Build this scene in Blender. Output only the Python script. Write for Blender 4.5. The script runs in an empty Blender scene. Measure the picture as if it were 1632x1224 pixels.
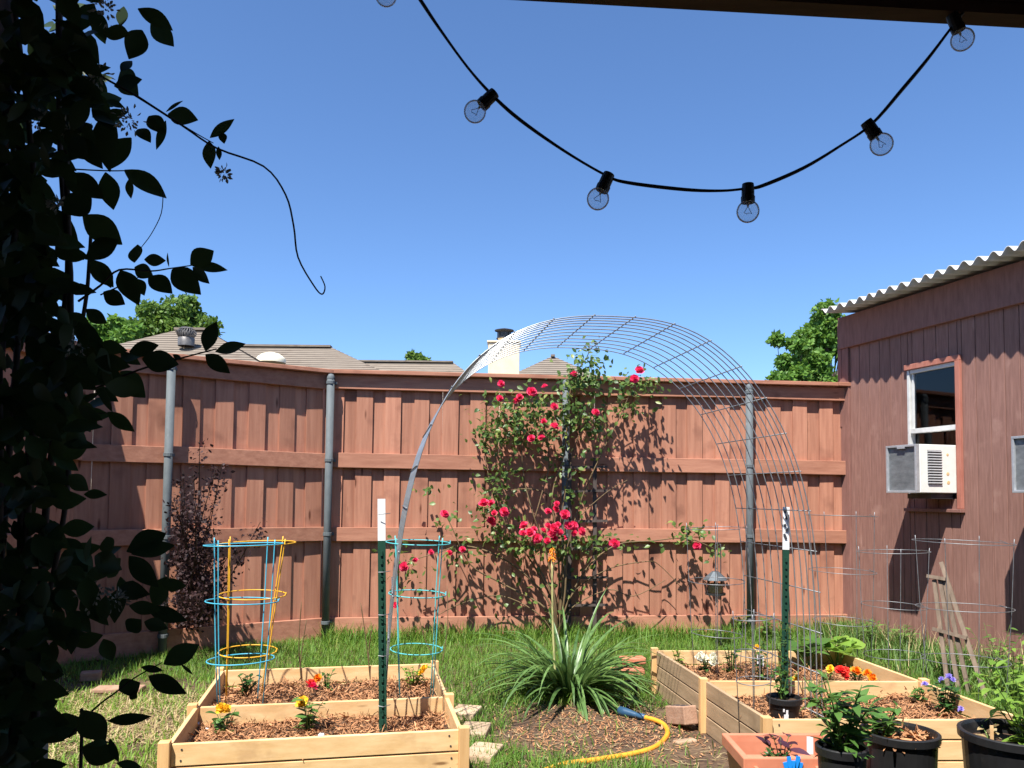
import bpy, math, random
import numpy as np
from mathutils import Vector, Matrix
random.seed(7); rng = np.random.default_rng(7)
S = bpy.context.scene; C = S.collection; R = math.radians; PI = math.pi

# ------------------------------------------------------------------ camera, sky, sun, exposure
CAMH = 1.30; FPX = 1270.0; PITCH = R(3.0); ROLL = 0.010; SH = 0.140 - math.tan(PITCH)
cam = bpy.data.objects.new('camera', bpy.data.cameras.new('camera')); C.objects.link(cam)
cam.data.sensor_width = 36; cam.data.lens = 36 * FPX / 1632; cam.data.shift_y = SH * FPX / 1632
cam.data.clip_start = 0.05; cam.data.clip_end = 2000
CM = Matrix.Translation((0, 0, CAMH)) @ Matrix.Rotation(R(90) + PITCH, 4, 'X') @ Matrix.Rotation(ROLL, 4, 'Z')
cam.matrix_world = CM
S.camera = cam
SUN = Vector((0.25, 0.51, -1.0)).normalized()          # direction the light travels
w = bpy.data.worlds.new('World'); S.world = w; w.use_nodes = True
nt = w.node_tree; sky = nt.nodes.new('ShaderNodeTexSky'); sky.sky_type = 'NISHITA'; sky.sun_disc = False
sky.sun_elevation = math.asin(-SUN.z); sky.sun_rotation = math.atan2(-SUN.x, -SUN.y)
sky.air_density = 0.9; sky.dust_density = 0.0; sky.ozone_density = 10.0; sky.altitude = 150
nt.links.new(sky.outputs[0], nt.nodes['Background'].inputs[0]); nt.nodes['Background'].inputs[1].default_value = 0.103
sl = bpy.data.lights.new('sun', 'SUN'); sl.energy = 5.0; sl.angle = R(0.53); sl.color = (1.0, 0.955, 0.88)
so = bpy.data.objects.new('sun', sl); C.objects.link(so); so.rotation_euler = SUN.to_track_quat('-Z', 'Y').to_euler(); so.location = (-3, -5, 12)
S.view_settings.view_transform = 'Standard'; S.view_settings.look = 'None'; S.view_settings.exposure = 1.05; S.view_settings.gamma = 1
S.render.engine = 'CYCLES'

# ------------------------------------------------------------------ pixel -> place
def ray(px, py):
    d = Vector(((px - 816) / FPX, (612 - py) / FPX + SH, -1.0))
    return (CM.to_3x3() @ d)
def atY(px, py, Y):
    d = ray(px, py); t = Y / d.y
    return Vector((d.x * t, Y, CAMH + d.z * t))
def atZ(px, py, Z=0.0):
    d = ray(px, py); t = (Z - CAMH) / d.z
    return Vector((d.x * t, d.y * t, Z))
def onplane(px, py, p0, n):
    d = ray(px, py); o = Vector((0, 0, CAMH)); t = (p0 - o).dot(n) / d.dot(n)
    return o + d * t

# ------------------------------------------------------------------ mesh helpers
class MB:
    def __init__(s): s.v = []; s.f = []
    def add(s, v, f):
        k = len(s.v); s.v += [tuple(p) for p in v]; s.f += [tuple(i + k for i in q) for q in f]; return s
    def box(s, c, size, rot=None):
        hx, hy, hz = size[0] / 2, size[1] / 2, size[2] / 2
        pts = [Vector((x, y, z)) for z in (-hz, hz) for y in (-hy, hy) for x in (-hx, hx)]
        if rot is not None: pts = [rot @ p for p in pts]
        c = Vector(c)
        return s.add([p + c for p in pts], [(0, 2, 3, 1), (4, 5, 7, 6), (0, 1, 5, 4), (2, 6, 7, 3), (0, 4, 6, 2), (1, 3, 7, 5)])
    def beam(s, a, b, wid, hei, up=(0, 0, 1)):
        a, b = Vector(a), Vector(b); x = (b - a).normalized(); z = Vector(up); y = z.cross(x).normalized(); z = x.cross(y)
        return s.box((a + b) / 2, ((b - a).length, wid, hei), Matrix((x, y, z)).transposed())
    def tube(s, pts, r, n=6, cap=True):
        P = [Vector(p) for p in pts]; m = len(P)
        rr = r if hasattr(r, '__len__') else [r] * m
        t0 = (P[1] - P[0]).normalized(); ref = Vector((0, 0, 1)) if abs(t0.z) < .9 else Vector((1, 0, 0))
        u = t0.cross(ref).normalized(); vs = []; fs = []
        for i in range(m):
            t = (P[min(i + 1, m - 1)] - P[max(i - 1, 0)])
            t = t.normalized() if t.length > 1e-9 else t0
            u = (u - t * u.dot(t)).normalized(); vv = t.cross(u)
            for k in range(n):
                a = 2 * PI * k / n; vs.append(P[i] + (u * math.cos(a) + vv * math.sin(a)) * rr[i])
        for i in range(m - 1):
            for k in range(n):
                fs.append((i * n + k, i * n + (k + 1) % n, (i + 1) * n + (k + 1) % n, (i + 1) * n + k))
        if cap: fs.append(tuple(range(n - 1, -1, -1))); fs.append(tuple((m - 1) * n + k for k in range(n)))
        return s.add(vs, fs)
    def lathe(s, prof, c=(0, 0, 0), n=24, rot=None, close=False):
        vs = []; fs = []; c = Vector(c)
        for r, z in prof:
            for k in range(n):
                a = 2 * PI * k / n; p = Vector((r * math.cos(a), r * math.sin(a), z))
                vs.append((rot @ p if rot is not None else p) + c)
        for i in range(len(prof) - 1):
            for k in range(n):
                fs.append((i * n + k, i * n + (k + 1) % n, (i + 1) * n + (k + 1) % n, (i + 1) * n + k))
        if close: fs.append(tuple(range(n - 1, -1, -1))); fs.append(tuple((len(prof) - 1) * n + k for k in range(n)))
        return s.add(vs, fs)
    def build(s, name, mat, parent=None, smooth=False, bevel=0):
        V = np.array(s.v, dtype=float)
        o = finish(name, V, s.f, mat, parent, smooth)
        if bevel:
            b = o.modifiers.new('bevel', 'BEVEL'); b.width = bevel; b.segments = 2; b.limit_method = 'ANGLE'
        return o
def par(o, p):
    o.parent = p; o.matrix_parent_inverse = Matrix.Translation(-Vector(p.location)) if p.type == 'EMPTY' else Matrix.Translation(-Vector(p['wloc']))
def finish(name, V, F, mat, parent=None, smooth=False):
    V = np.asarray(V, dtype=float).reshape(-1, 3)
    c = (V.min(0) + V.max(0)) / 2; c[2] = V[:, 2].min()
    me = bpy.data.meshes.new(name); V = V - c
    if isinstance(F, np.ndarray):
        n, k = F.shape
        me.vertices.add(len(V)); me.vertices.foreach_set('co', V.astype(np.float32).ravel())
        me.loops.add(n * k); me.loops.foreach_set('vertex_index', F.astype(np.int32).ravel())
        me.polygons.add(n); me.polygons.foreach_set('loop_start', np.arange(0, n * k, k, dtype=np.int32))
        me.update(calc_edges=True); me.validate()
    else:
        me.from_pydata(V.tolist(), [], F)
    if smooth: me.polygons.foreach_set('use_smooth', [True] * len(me.polygons))
    me.materials.append(M[mat]); me.update()
    o = bpy.data.objects.new(name, me); C.objects.link(o); o.location = c; o['wloc'] = tuple(c)
    if parent: par(o, parent)
    return o
def tag(o, label=None, cat=None, group=None, kind=None):
    if label: o['label'] = label
    if cat: o['category'] = cat
    if group: o['group'] = group
    if kind: o['kind'] = kind
    return o
def thing(name, loc, label, cat, group=None):
    o = bpy.data.objects.new(name, None); C.objects.link(o); o.location = loc; o.empty_display_size = .1
    return tag(o, label, cat, group)
def inst(name, me, loc, rot, parent, scale=1.0):
    """another piece that shares the mesh data me"""
    o = bpy.data.objects.new(name, me); C.objects.link(o)
    o.location = loc; o.rotation_euler = rot; o.scale = (scale,) * 3 if not hasattr(scale, '__len__') else scale
    o['wloc'] = tuple(loc)
    if parent: par(o, parent)
    return o
def nrm(a): return a / np.maximum(np.linalg.norm(a, axis=-1, keepdims=True), 1e-9)
def ribbons(base, d, n, L, W, prof, bend=0.0, fold=0.0, cols=3):
    """leaf, blade and petal strips: N strips -> vertices, quads"""
    base = np.atleast_2d(np.asarray(base, float)); N = len(base)
    d = nrm(np.broadcast_to(np.asarray(d, float), (N, 3))); n = np.broadcast_to(np.asarray(n, float), (N, 3))
    n = nrm(n - d * (n * d).sum(1, keepdims=True)); side = np.cross(d, n)
    L = np.broadcast_to(np.asarray(L, float), (N,)); W = np.broadcast_to(np.asarray(W, float), (N,))
    b = np.broadcast_to(np.asarray(bend, float), (N,)); b = np.where(np.abs(b) < 1e-3, 1e-3, b)
    Rn = len(prof); rows = []
    xs = (-1, 0, 1) if cols == 3 else (-1, 1)
    for i, p in enumerate(prof):
        t = i / (Rn - 1)
        sc = (np.sin(b * t) / b * L)[:, None]; ss = ((1 - np.cos(b * t)) / b * L)[:, None]
        cen = base + d * sc - n * ss; ni = n * np.cos(b * t)[:, None] + d * np.sin(b * t)[:, None]
        for x in xs:
            rows.append(cen + side * (x * W * p / 2)[:, None] + ni * (abs(x) * fold * W * p / 2)[:, None])
    V = np.stack(rows, 1)                                     # N, Rn*cols, 3
    k = len(xs); q = []
    for i in range(Rn - 1):
        for j in range(k - 1): q.append((i * k + j, i * k + j + 1, (i + 1) * k + j + 1, (i + 1) * k + j))
    q = np.array(q); F = (q[None] + (np.arange(N) * Rn * k)[:, None, None]).reshape(-1, 4)
    return V.reshape(-1, 3), F
def joinVF(parts):
    V = []; F = []; k = 0
    for v, f in parts: V.append(v); F.append(f + k); k += len(v)
    return np.concatenate(V), np.concatenate(F)
def rdir(N, up=0.0):
    a = rng.normal(size=(N, 3)); a = nrm(a); a[:, 2] += up; return nrm(a)
LEAF = (.08, .72, 1.0, .86, .5, .04)
LEAFV = (.06, .42, .72, .92, 1.0, .97, .84, .62, .34, .03)
LEAF4 = (.1, 1.0, .75, .05)

# ------------------------------------------------------------------ materials
M = {}
def newmat(name):
    m = bpy.data.materials.new(name); m.use_nodes = True; M[name] = m
    t = m.node_tree; return m, t, t.nodes['Principled BSDF'], t.nodes['Material Output']
def node(t, kind, **kw):
    n = t.nodes.new(kind)
    for k, v in kw.items(): setattr(n, k, v)
    return n
def ramp(t, fac, stops):
    r = node(t, 'ShaderNodeValToRGB'); e = r.color_ramp.elements
    while len(e) < len(stops): e.new(.5)
    for i, (p, c) in enumerate(stops): e[i].position = p; e[i].color = (*c, 1)
    t.links.new(fac, r.inputs[0]); return r
def surf(name, c1, c2, rough=.7, scale=(8, 8, 8), detail=5, bump=.3, bscale=None, objvar=0.0, island=0.0, metal=0, spec=.3, coord='Object', dirt=None, dist=.004, knots=None):
    """two-tone noise surface; objvar varies brightness piece by piece"""
    m, t, b, o = newmat(name); L = t.links.new
    tc = node(t, 'ShaderNodeTexCoord'); mp = node(t, 'ShaderNodeMapping'); mp.inputs['Scale'].default_value = scale
    src = tc.outputs[coord]
    if objvar or island:
        oi = node(t, 'ShaderNodeObjectInfo'); ad = node(t, 'ShaderNodeVectorMath', operation='ADD'); cx = node(t, 'ShaderNodeCombineXYZ')
        mu = node(t, 'ShaderNodeMath', operation='MULTIPLY'); mu.inputs[1].default_value = 37.0
        L(oi.outputs['Random'], mu.inputs[0])
        for i in range(3): L(mu.outputs[0], cx.inputs[i])
        L(src, ad.inputs[0]); L(cx.outputs[0], ad.inputs[1]); src = ad.outputs[0]
    L(src, mp.inputs['Vector'])
    nz = node(t, 'ShaderNodeTexNoise'); nz.inputs['Scale'].default_value = 1; nz.inputs['Detail'].default_value = detail; nz.inputs['Roughness'].default_value = .62
    L(mp.outputs[0], nz.inputs['Vector'])
    r = ramp(t, nz.outputs['Fac'], [(.3, c1), (.7, c2)]); col = r.outputs[0]
    if dirt:
        n2 = node(t, 'ShaderNodeTexNoise'); n2.inputs['Scale'].default_value = dirt[1]; n2.inputs['Detail'].default_value = 6; L(src, n2.inputs['Vector'])
        rr = ramp(t, n2.outputs['Fac'], [(dirt[2], (0, 0, 0)), (dirt[2] + .18, (1, 1, 1))])
        mx = node(t, 'ShaderNodeMix', data_type='RGBA'); L(rr.outputs[0], mx.inputs['Factor']); L(col, mx.inputs['A']); mx.inputs['B'].default_value = (*dirt[0], 1); col = mx.outputs['Result']
    if knots:
        m2 = node(t, 'ShaderNodeMapping'); m2.inputs['Scale'].default_value = (knots[0], knots[0] if knots[0] > knots[1] else 5.0, knots[1])
        if knots[0] == 7.0: m2.inputs['Scale'].default_value = (7, 1.3, 7)
        vo = node(t, 'ShaderNodeTexVoronoi'); vo.inputs['Scale'].default_value = 1.6; L(src, m2.inputs['Vector']); L(m2.outputs[0], vo.inputs['Vector'])
        kr = ramp(t, vo.outputs['Distance'], [(.045, (1, 1, 1)), (.11, (0, 0, 0))])
        mk = node(t, 'ShaderNodeMix', data_type='RGBA'); L(kr.outputs[0], mk.inputs['Factor']); L(col, mk.inputs['A']); mk.inputs['B'].default_value = (c1[0] * .42, c1[1] * .36, c1[2] * .34, 1); col = mk.outputs['Result']
    if objvar or island:
        hs = node(t, 'ShaderNodeHueSaturation'); mr = node(t, 'ShaderNodeMapRange')
        if island:
            g = node(t, 'ShaderNodeNewGeometry'); L(g.outputs['Random Per Island'], mr.inputs[0]); v = island
        else: L(oi.outputs['Random'], mr.inputs[0]); v = objvar
        mr.inputs['To Min'].default_value = 1 - v; mr.inputs['To Max'].default_value = 1 + v
        L(mr.outputs[0], hs.inputs['Value']); L(col, hs.inputs['Color']); col = hs.outputs[0]
    L(col, b.inputs['Base Color']); b.inputs['Roughness'].default_value = rough; b.inputs['Metallic'].default_value = metal
    b.inputs['Specular IOR Level'].default_value = spec
    if bump:
        nb = nz
        if bscale:
            nb = node(t, 'ShaderNodeTexNoise'); nb.inputs['Scale'].default_value = bscale; nb.inputs['Detail'].default_value = 6; L(src, nb.inputs['Vector'])
        bp = node(t, 'ShaderNodeBump'); bp.inputs['Strength'].default_value = bump; bp.inputs['Distance'].default_value = dist
        L(nb.outputs['Fac'], bp.inputs['Height']); L(bp.outputs[0], b.inputs['Normal'])
    return m
def foliage(name, dark, light, trans=.35, rough=.45, spec=.35, warm=None):
    m, t, b, o = newmat(name); L = t.links.new
    g = node(t, 'ShaderNodeNewGeometry'); oi = node(t, 'ShaderNodeObjectInfo')
    ad = node(t, 'ShaderNodeMath', operation='ADD'); L(g.outputs['Random Per Island'], ad.inputs[0]); L(oi.outputs['Random'], ad.inputs[1])
    fr = node(t, 'ShaderNodeMath', operation='FRACT'); L(ad.outputs[0], fr.inputs[0])
    st = [(0, dark), (.8, light)] + ([(1.0, warm)] if warm else [])
    r = ramp(t, fr.outputs[0], st); L(r.outputs[0], b.inputs['Base Color'])
    b.inputs['Roughness'].default_value = rough; b.inputs['Specular IOR Level'].default_value = spec
    tr = node(t, 'ShaderNodeBsdfTranslucent'); hs = node(t, 'ShaderNodeHueSaturation'); hs.inputs['Value'].default_value = 1.5; hs.inputs['Hue'].default_value = .485
    L(r.outputs[0], hs.inputs['Color']); L(hs.outputs[0], tr.inputs[0])
    mx = node(t, 'ShaderNodeMixShader'); mx.inputs[0].default_value = trans; L(b.outputs[0], mx.inputs[1]); L(tr.outputs[0], mx.inputs[2]); L(mx.outputs[0], o.inputs[0])
    return m
def glassmat(name, tint=(1, 1, 1), refl=1.5):
    m, t, b, o = newmat(name); L = t.links.new
    f = node(t, 'ShaderNodeFresnel'); f.inputs[0].default_value = refl
    tr = node(t, 'ShaderNodeBsdfTransparent'); tr.inputs[0].default_value = (*tint, 1); gl = node(t, 'ShaderNodeBsdfGlossy'); gl.inputs['Roughness'].default_value = .03
    mx = node(t, 'ShaderNodeMixShader'); L(f.outputs[0], mx.inputs[0]); L(tr.outputs[0], mx.inputs[1]); L(gl.outputs[0], mx.inputs[2]); L(mx.outputs[0], o.inputs[0])
    return m
surf('fence_wood', (.325, .142, .092), (.475, .228, .148), .82, (26, 26, 1.6), 6, .35, objvar=.17, spec=.15, dirt=((.225, .098, .066), 3.2, .56), knots=(5.0, 1.1))
surf('fence_rail', (.325, .142, .092), (.465, .222, .145), .82, (2.2, 26, 26), 6, .35, objvar=.10, spec=.15, dirt=((.22, .088, .057), 3.0, .60), knots=(1.2, 5.0))
surf('shed_siding', (.205, .105, .084), (.305, .165, .132), .88, (60, 60, 5), 7, .5, bscale=140, objvar=.05, spec=.15, dirt=((.36, .21, .17), 5.0, .62), dist=.003)
surf('shed_trim', (.20, .098, .08), (.285, .145, .118), .85, (40, 40, 6), 6, .4, objvar=.06, spec=.15)
surf('window_trim', (.34, .12, .085), (.45, .19, .14), .8, (30, 30, 5), 6, .4, spec=.15)
surf('galv', (.085, .10, .108), (.14, .16, .168), .7, (14, 14, 5), 5, .1, metal=.05, spec=.25, dirt=((.22, .24, .24), 9, .64))
surf('wire', (.20, .21, .22), (.32, .33, .34), .55, (30, 30, 30), 3, 0, metal=.75, spec=.5)
surf('arch_wire', (.34, .36, .37), (.48, .50, .51), .38, (30, 30, 30), 3, 0, metal=.7, spec=.5)
surf('cedar', (.60, .37, .165), (.77, .54, .29), .72, (3, 24, 24), 7, .3, objvar=.10, spec=.2, dirt=((.46, .275, .135), 6, .57), knots=(1.3, 7.0))
surf('cedar_grey', (.30, .205, .12), (.44, .31, .19), .8, (24, 3, 24), 7, .3, objvar=.10, spec=.2, dirt=((.22, .15, .09), 5, .60), knots=(7.0, 1.3))
surf('cedar_side', (.58, .35, .155), (.74, .51, .27), .72, (24, 3, 24), 7, .3, objvar=.10, spec=.2)
surf('cedar_post', (.58, .33, .14), (.72, .46, .22), .72, (30, 30, 3), 6, .3, objvar=.08, spec=.2)
surf('soil', (.055, .030, .018), (.13, .075, .045), .95, (18, 18, 18), 8, .8, bscale=60, dist=.02)
surf('chips', (.28, .125, .055), (.46, .235, .115), .9, (20, 20, 20), 4, 0, island=.45)
surf('black_plastic', (.011, .011, .012), (.018, .018, .019), .42, (12, 12, 12), 4, .05, spec=.45, dirt=((.05, .045, .04), 7, .66))
surf('terracotta', (.50, .17, .095), (.60, .235, .14), .55, (9, 9, 9), 5, .08, spec=.35, dirt=((.62, .33, .23), 8, .66))
surf('brick', (.28, .16, .105), (.42, .27, .19), .92, (18, 18, 18), 6, .6, bscale=70, objvar=.2)
surf('paver', (.36, .25, .16), (.52, .39, .27), .92, (9, 9, 9), 6, .5, bscale=50, objvar=.15, dirt=((.2, .13, .08), 6, .62))
surf('roof_shingle', (.16, .132, .105), (.24, .20, .16), .95, (3, 40, 14), 5, .4, dist=.02, dirt=((.14, .105, .08), 2.5, .6))
surf('house_wall', (.52, .44, .33), (.60, .52, .40), .9, (3, 3, 3), 4, .1)
surf('chimney_stucco', (.70, .58, .40), (.78, .67, .48), .9, (6, 6, 6), 4, .15)
surf('dark_metal', (.045, .045, .048), (.085, .085, .09), .5, (12, 12, 12), 4, .1, metal=.4)
surf('vent_metal', (.11, .10, .095), (.20, .19, .18), .5, (12, 12, 12), 4, .1, metal=.5)
surf('dome_plastic', (.74, .68, .50), (.82, .76, .60), .5, (6, 6, 6), 3, 0)
surf('white_paint', (.70, .70, .69), (.82, .82, .80), .5, (14, 14, 14), 4, .05, dirt=((.42, .40, .37), 12, .68))
surf('window_white', (.50, .50, .48), (.62, .62, .60), .5, (14, 14, 14), 4, .05, dirt=((.34, .32, .29), 14, .62))
surf('ac_white', (.72, .71, .66), (.80, .79, .74), .45, (10, 10, 10), 3, 0, dirt=((.62, .60, .54), 9, .68))
surf('rust', (.60, .38, .17), (.70, .52, .30), .9, (60, 60, 60), 4, .1)
surf('alu', (.42, .44, .46), (.58, .60, .62), .45, (20, 20, 20), 4, .05, metal=.5, dirt=((.3, .3, .3), 11, .64))
surf('coil', (.13, .14, .145), (.24, .25, .255), .6, (12, 12, 22), 6, .4, metal=.4, bscale=120, dirt=((.34, .35, .35), 10, .64))
surf('roof_sheet', (.46, .445, .42), (.60, .585, .56), .5, (8, 8, 8), 4, .05, dirt=((.42, .38, .34), 6, .62))
surf('patio_wood', (.045, .026, .020), (.075, .044, .034), .85, (3, 25, 25), 6, .3)
surf('house_brick', (.12, .06, .045), (.18, .09, .07), .9, (8, 8, 8), 5, .2)
surf('interior', (.26, .19, .14), (.36, .27, .20), .9, (6, 6, 6), 4, 0)
surf('interior_wood', (.52, .36, .24), (.64, .46, .32), .8, (3, 20, 20), 4, 0)
surf('post_green', (.010, .045, .028), (.016, .062, .040), .5, (14, 14, 14), 3, .05)
surf('cage_blue', (.05, .36, .52), (.09, .46, .62), .4, (20, 20, 20), 3, 0)
surf('cage_teal', (.06, .40, .42), (.12, .50, .52), .4, (20, 20, 20), 3, 0)
surf('cage_yellow', (.72, .36, .02), (.82, .46, .05), .4, (20, 20, 20), 3, 0)
surf('hose_orange', (.76, .29, .02), (.84, .37, .04), .4, (12, 12, 12), 3, 0, spec=.5)
surf('hose_black', (.012, .013, .012), (.03, .03, .03), .5, (12, 12, 12), 3, 0)
surf('nozzle_blue', (.02, .06, .12), (.04, .10, .18), .4, (12, 12, 12), 3, 0)
surf('tag_blue', (.01, .22, .72), (.02, .28, .80), .35, (5, 5, 5), 2, 0)
surf('tag_white', (.70, .71, .73), (.82, .82, .83), .5, (60, 60, 60), 3, 0)
surf('print_and_shade', (.03, .03, .035), (.08, .08, .09), .6, (20, 20, 20), 3, 0)  # dark ink, also the painted shade of vent gaps and brick holes
surf('trellis_wood', (.12, .088, .064), (.24, .178, .13), .85, (22, 22, 3), 6, .4, objvar=.2)
surf('trellis_dark', (.055, .042, .038), (.11, .085, .075), .8, (22, 22, 3), 6, .4, objvar=.15)
surf('bark', (.10, .066, .045), (.19, .13, .09), .9, (20, 20, 6), 6, .5)
surf('cane', (.10, .075, .035), (.20, .13, .07), .8, (20, 20, 6), 5, .3)
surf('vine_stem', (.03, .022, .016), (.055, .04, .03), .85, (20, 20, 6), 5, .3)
surf('stem_green', (.07, .14, .03), (.13, .21, .05), .6, (20, 20, 20), 3, 0)
surf('stalk', (.40, .40, .15), (.52, .48, .22), .6, (20, 20, 20), 3, 0)
surf('seed', (.50, .36, .17), (.70, .55, .30), .8, (90, 90, 90), 3, .3)
surf('feeder_metal', (.085, .10, .112), (.13, .15, .165), .45, (15, 15, 15), 4, 0, metal=.4)
surf('stone_white', (.68, .66, .62), (.80, .78, .75), .8, (20, 20, 20), 4, .2)
surf('cord', (.010, .010, .011), (.018, .018, .019), .5, (20, 20, 20), 3, 0)
surf('filament', (.20, .19, .17), (.32, .30, .27), .5, (20, 20, 20), 2, 0, metal=.5)
surf('planter_grey', (.10, .11, .10), (.17, .18, .17), .8, (8, 8, 8), 4, .1)
foliage('grass', (.065, .155, .02), (.16, .30, .045), .4, .5, .25, warm=(.26, .30, .08))
foliage('grass_lime', (.10, .21, .02), (.21, .37, .05), .35, .5, .25, warm=(.36, .31, .12))
foliage('weed', (.06, .125, .025), (.15, .26, .06), .35, .5)
foliage('dry', (.34, .25, .12), (.50, .40, .22), .2, .8)
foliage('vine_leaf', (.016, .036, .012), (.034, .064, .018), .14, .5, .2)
foliage('vine_flower', (.16, .16, .12), (.26, .25, .20), .15, .7)
foliage('rose_leaf', (.045, .095, .022), (.13, .21, .05), .3, .4, warm=(.24, .28, .07))
foliage('rose_petal', (.72, .022, .095), (.87, .09, .20), .25, .6, .2)
foliage('purple_leaf', (.018, .010, .012), (.042, .021, .022), .15, .6, .2, warm=(.08, .045, .04))
foliage('strap_leaf', (.055, .12, .03), (.15, .26, .075), .25, .38, .5)
foliage('leaf_mid', (.045, .115, .022), (.10, .21, .045), .3, .4, .4)
foliage('leaf_light', (.12, .24, .03), (.22, .36, .06), .35, .45)
foliage('leaf_deep', (.022, .07, .018), (.05, .125, .03), .25, .35, .45)
foliage('leaf_plum', (.045, .016, .03), (.09, .035, .055), .2, .35, .5)
foliage('tree_leaf', (.05, .11, .018), (.13, .225, .04), .35, .5)
foliage('tree_leaf_bright', (.06, .15, .022), (.14, .27, .045), .35, .5)
foliage('petal_yellow', (.80, .50, .02), (.85, .62, .05), .2, .6)
foliage('petal_orange', (.80, .24, .01), (.85, .33, .02), .2, .6)
foliage('petal_red', (.72, .03, .02), (.80, .07, .04), .2, .6)
foliage('petal_pink', (.72, .02, .10), (.80, .05, .16), .2, .6)
foliage('petal_violet', (.26, .20, .62), (.40, .33, .74), .2, .6)
foliage('petal_white', (.74, .72, .55), (.82, .80, .68), .2, .6)
glassmat('pane', (.80, .84, .86), 1.5); glassmat('bulb_glass', (.92, .94, .95), 1.16)
t = M['bulb_glass'].node_tree; mx_ = node(t, 'ShaderNodeMixShader'); df = node(t, 'ShaderNodeBsdfDiffuse'); tl = node(t, 'ShaderNodeBsdfTranslucent'); md_ = node(t, 'ShaderNodeMixShader'); nzb = node(t, 'ShaderNodeTexNoise'); nzb.inputs['Scale'].default_value = 60
rb_ = ramp(t, nzb.outputs['Fac'], [(.35, (.10, .10, .10)), (.75, (.32, .32, .32))]); t.links.new(rb_.outputs[0], mx_.inputs[0]); df.inputs[0].default_value = (.8, .8, .78, 1); tl.inputs[0].default_value = (.8, .8, .78, 1)
t.links.new(df.outputs[0], md_.inputs[1]); t.links.new(tl.outputs[0], md_.inputs[2]); prev = t.nodes['Material Output'].inputs[0].links[0].from_socket; t.links.new(prev, mx_.inputs[1]); t.links.new(md_.outputs[0], mx_.inputs[2]); t.links.new(mx_.outputs[0], t.nodes['Material Output'].inputs[0]); glassmat('feeder_glass', (.92, .90, .85), 1.4)
# lawn earth: soil and thatch, with a bare dirt patch of its own shape
m, t, b, o_ = newmat('earth'); L = t.links.new
tc = node(t, 'ShaderNodeTexCoord'); n1 = node(t, 'ShaderNodeTexNoise'); n1.inputs['Scale'].default_value = 2.3; n1.inputs['Detail'].default_value = 8; n1.inputs['Roughness'].default_value = .7
n2 = node(t, 'ShaderNodeTexNoise'); n2.inputs['Scale'].default_value = 42; n2.inputs['Detail'].default_value = 6
L(tc.outputs['Object'], n1.inputs['Vector']); L(tc.outputs['Object'], n2.inputs['Vector'])
r1 = ramp(t, n1.outputs['Fac'], [(.32, (.062, .034, .021)), (.5, (.10, .060, .036)), (.68, (.17, .11, .064))])
r2 = ramp(t, n2.outputs['Fac'], [(.3, (.45, .45, .45)), (.75, (1.35, 1.3, 1.2))])
mx = node(t, 'ShaderNodeMix', data_type='RGBA', blend_type='MULTIPLY'); mx.inputs['Factor'].default_value = 1
L(r1.outputs[0], mx.inputs['A']); L(r2.outputs[0], mx.inputs['B']); L(mx.outputs['Result'], b.inputs['Base Color']); b.inputs['Roughness'].default_value = .95
bp = node(t, 'ShaderNodeBump'); bp.inputs['Distance'].default_value = .02; bp.inputs['Strength'].default_value = .8; L(n2.outputs['Fac'], bp.inputs['Height']); L(bp.outputs[0], b.inputs['Normal'])

# ------------------------------------------------------------------ plan of the yard
FA = Vector((-1.65, 7.24, 0)); FB = Vector((3.25, 7.73, 0))                 # back fence, kink post -> shed corner
LD = Vector((-math.cos(R(33)), -math.sin(R(33)), 0)); FC = FA + LD * 2.02    # angled run to the left
FD = Vector((FC.x - .45, .6, 0))                                             # side fence; turn added so its yard face stays unlit
SD = Vector((.28, -.96, 0)).normalized(); SN = Vector((-SD.y * -1, SD.x * -1, 0))
SN = Vector((-.96, -.28, 0)).normalized()                                    # shed wall: along SD, facing SN
HB = .28                                                                     # bed height
LB = [atZ(265, 1187, HB), atZ(738, 1163, HB), atZ(692, 1057, HB), atZ(352, 1068, HB)]   # left bed FL FR BR BL
rbl = atZ(1044, 1036, HB); rfl = atZ(1222, 1147, HB)
ax = (rfl - rbl); wdir = Vector((-ax.y, ax.x, 0)).normalized() 
wdir = Vector((.992, .03, 0)).normalized()
RB = [rfl, rfl + wdir * 1.24, rbl + wdir * 1.24, rbl]
DIRT = [(atZ(960, 1165), .62, .55), (atZ(1130, 1200), .45, .4)]
def inquad(x, y, q, grow=0.0):
    c = sum(q, Vector()) / 4; ok = np.ones_like(x, dtype=bool)
    for i in range(4):
        a, b2 = q[i], q[(i + 1) % 4]; e = b2 - a; n = Vector((e.y, -e.x, 0)).normalized()
        s = 1 if (c - a).dot(n) > 0 else -1
        ok &= ((x - a.x) * n.x + (y - a.y) * n.y) * s > -grow
    return ok
def gz(x, y):
    return .012 * np.sin(x * 2.1 + .3) * np.cos(y * 1.7) + .006 * np.sin(x * 6.3 + y * 5.1)

# ------------------------------------------------------------------ ground
xs = np.unique(np.concatenate([np.linspace(-60, -5, 12), np.linspace(-5, 5, 120), np.linspace(5, 60, 12)]))
ys = np.unique(np.concatenate([np.linspace(-30, 0, 8), np.linspace(0, 9, 110), np.linspace(9, 90, 16)]))
X, Y = np.meshgrid(xs, ys); Z = np.where((np.abs(X) < 5) & (Y < 9) & (Y > 0), gz(X, Y), 0)
V = np.stack([X, Y, Z], -1).reshape(-1, 3); nx = len(xs)
I = (np.arange(len(ys) - 1)[:, None] * nx + np.arange(nx - 1)[None]).ravel()
ground = finish('ground', V, np.stack([I, I + 1, I + nx + 1, I + nx], 1), 'earth', smooth=True); ground['kind'] = 'structure'

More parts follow.
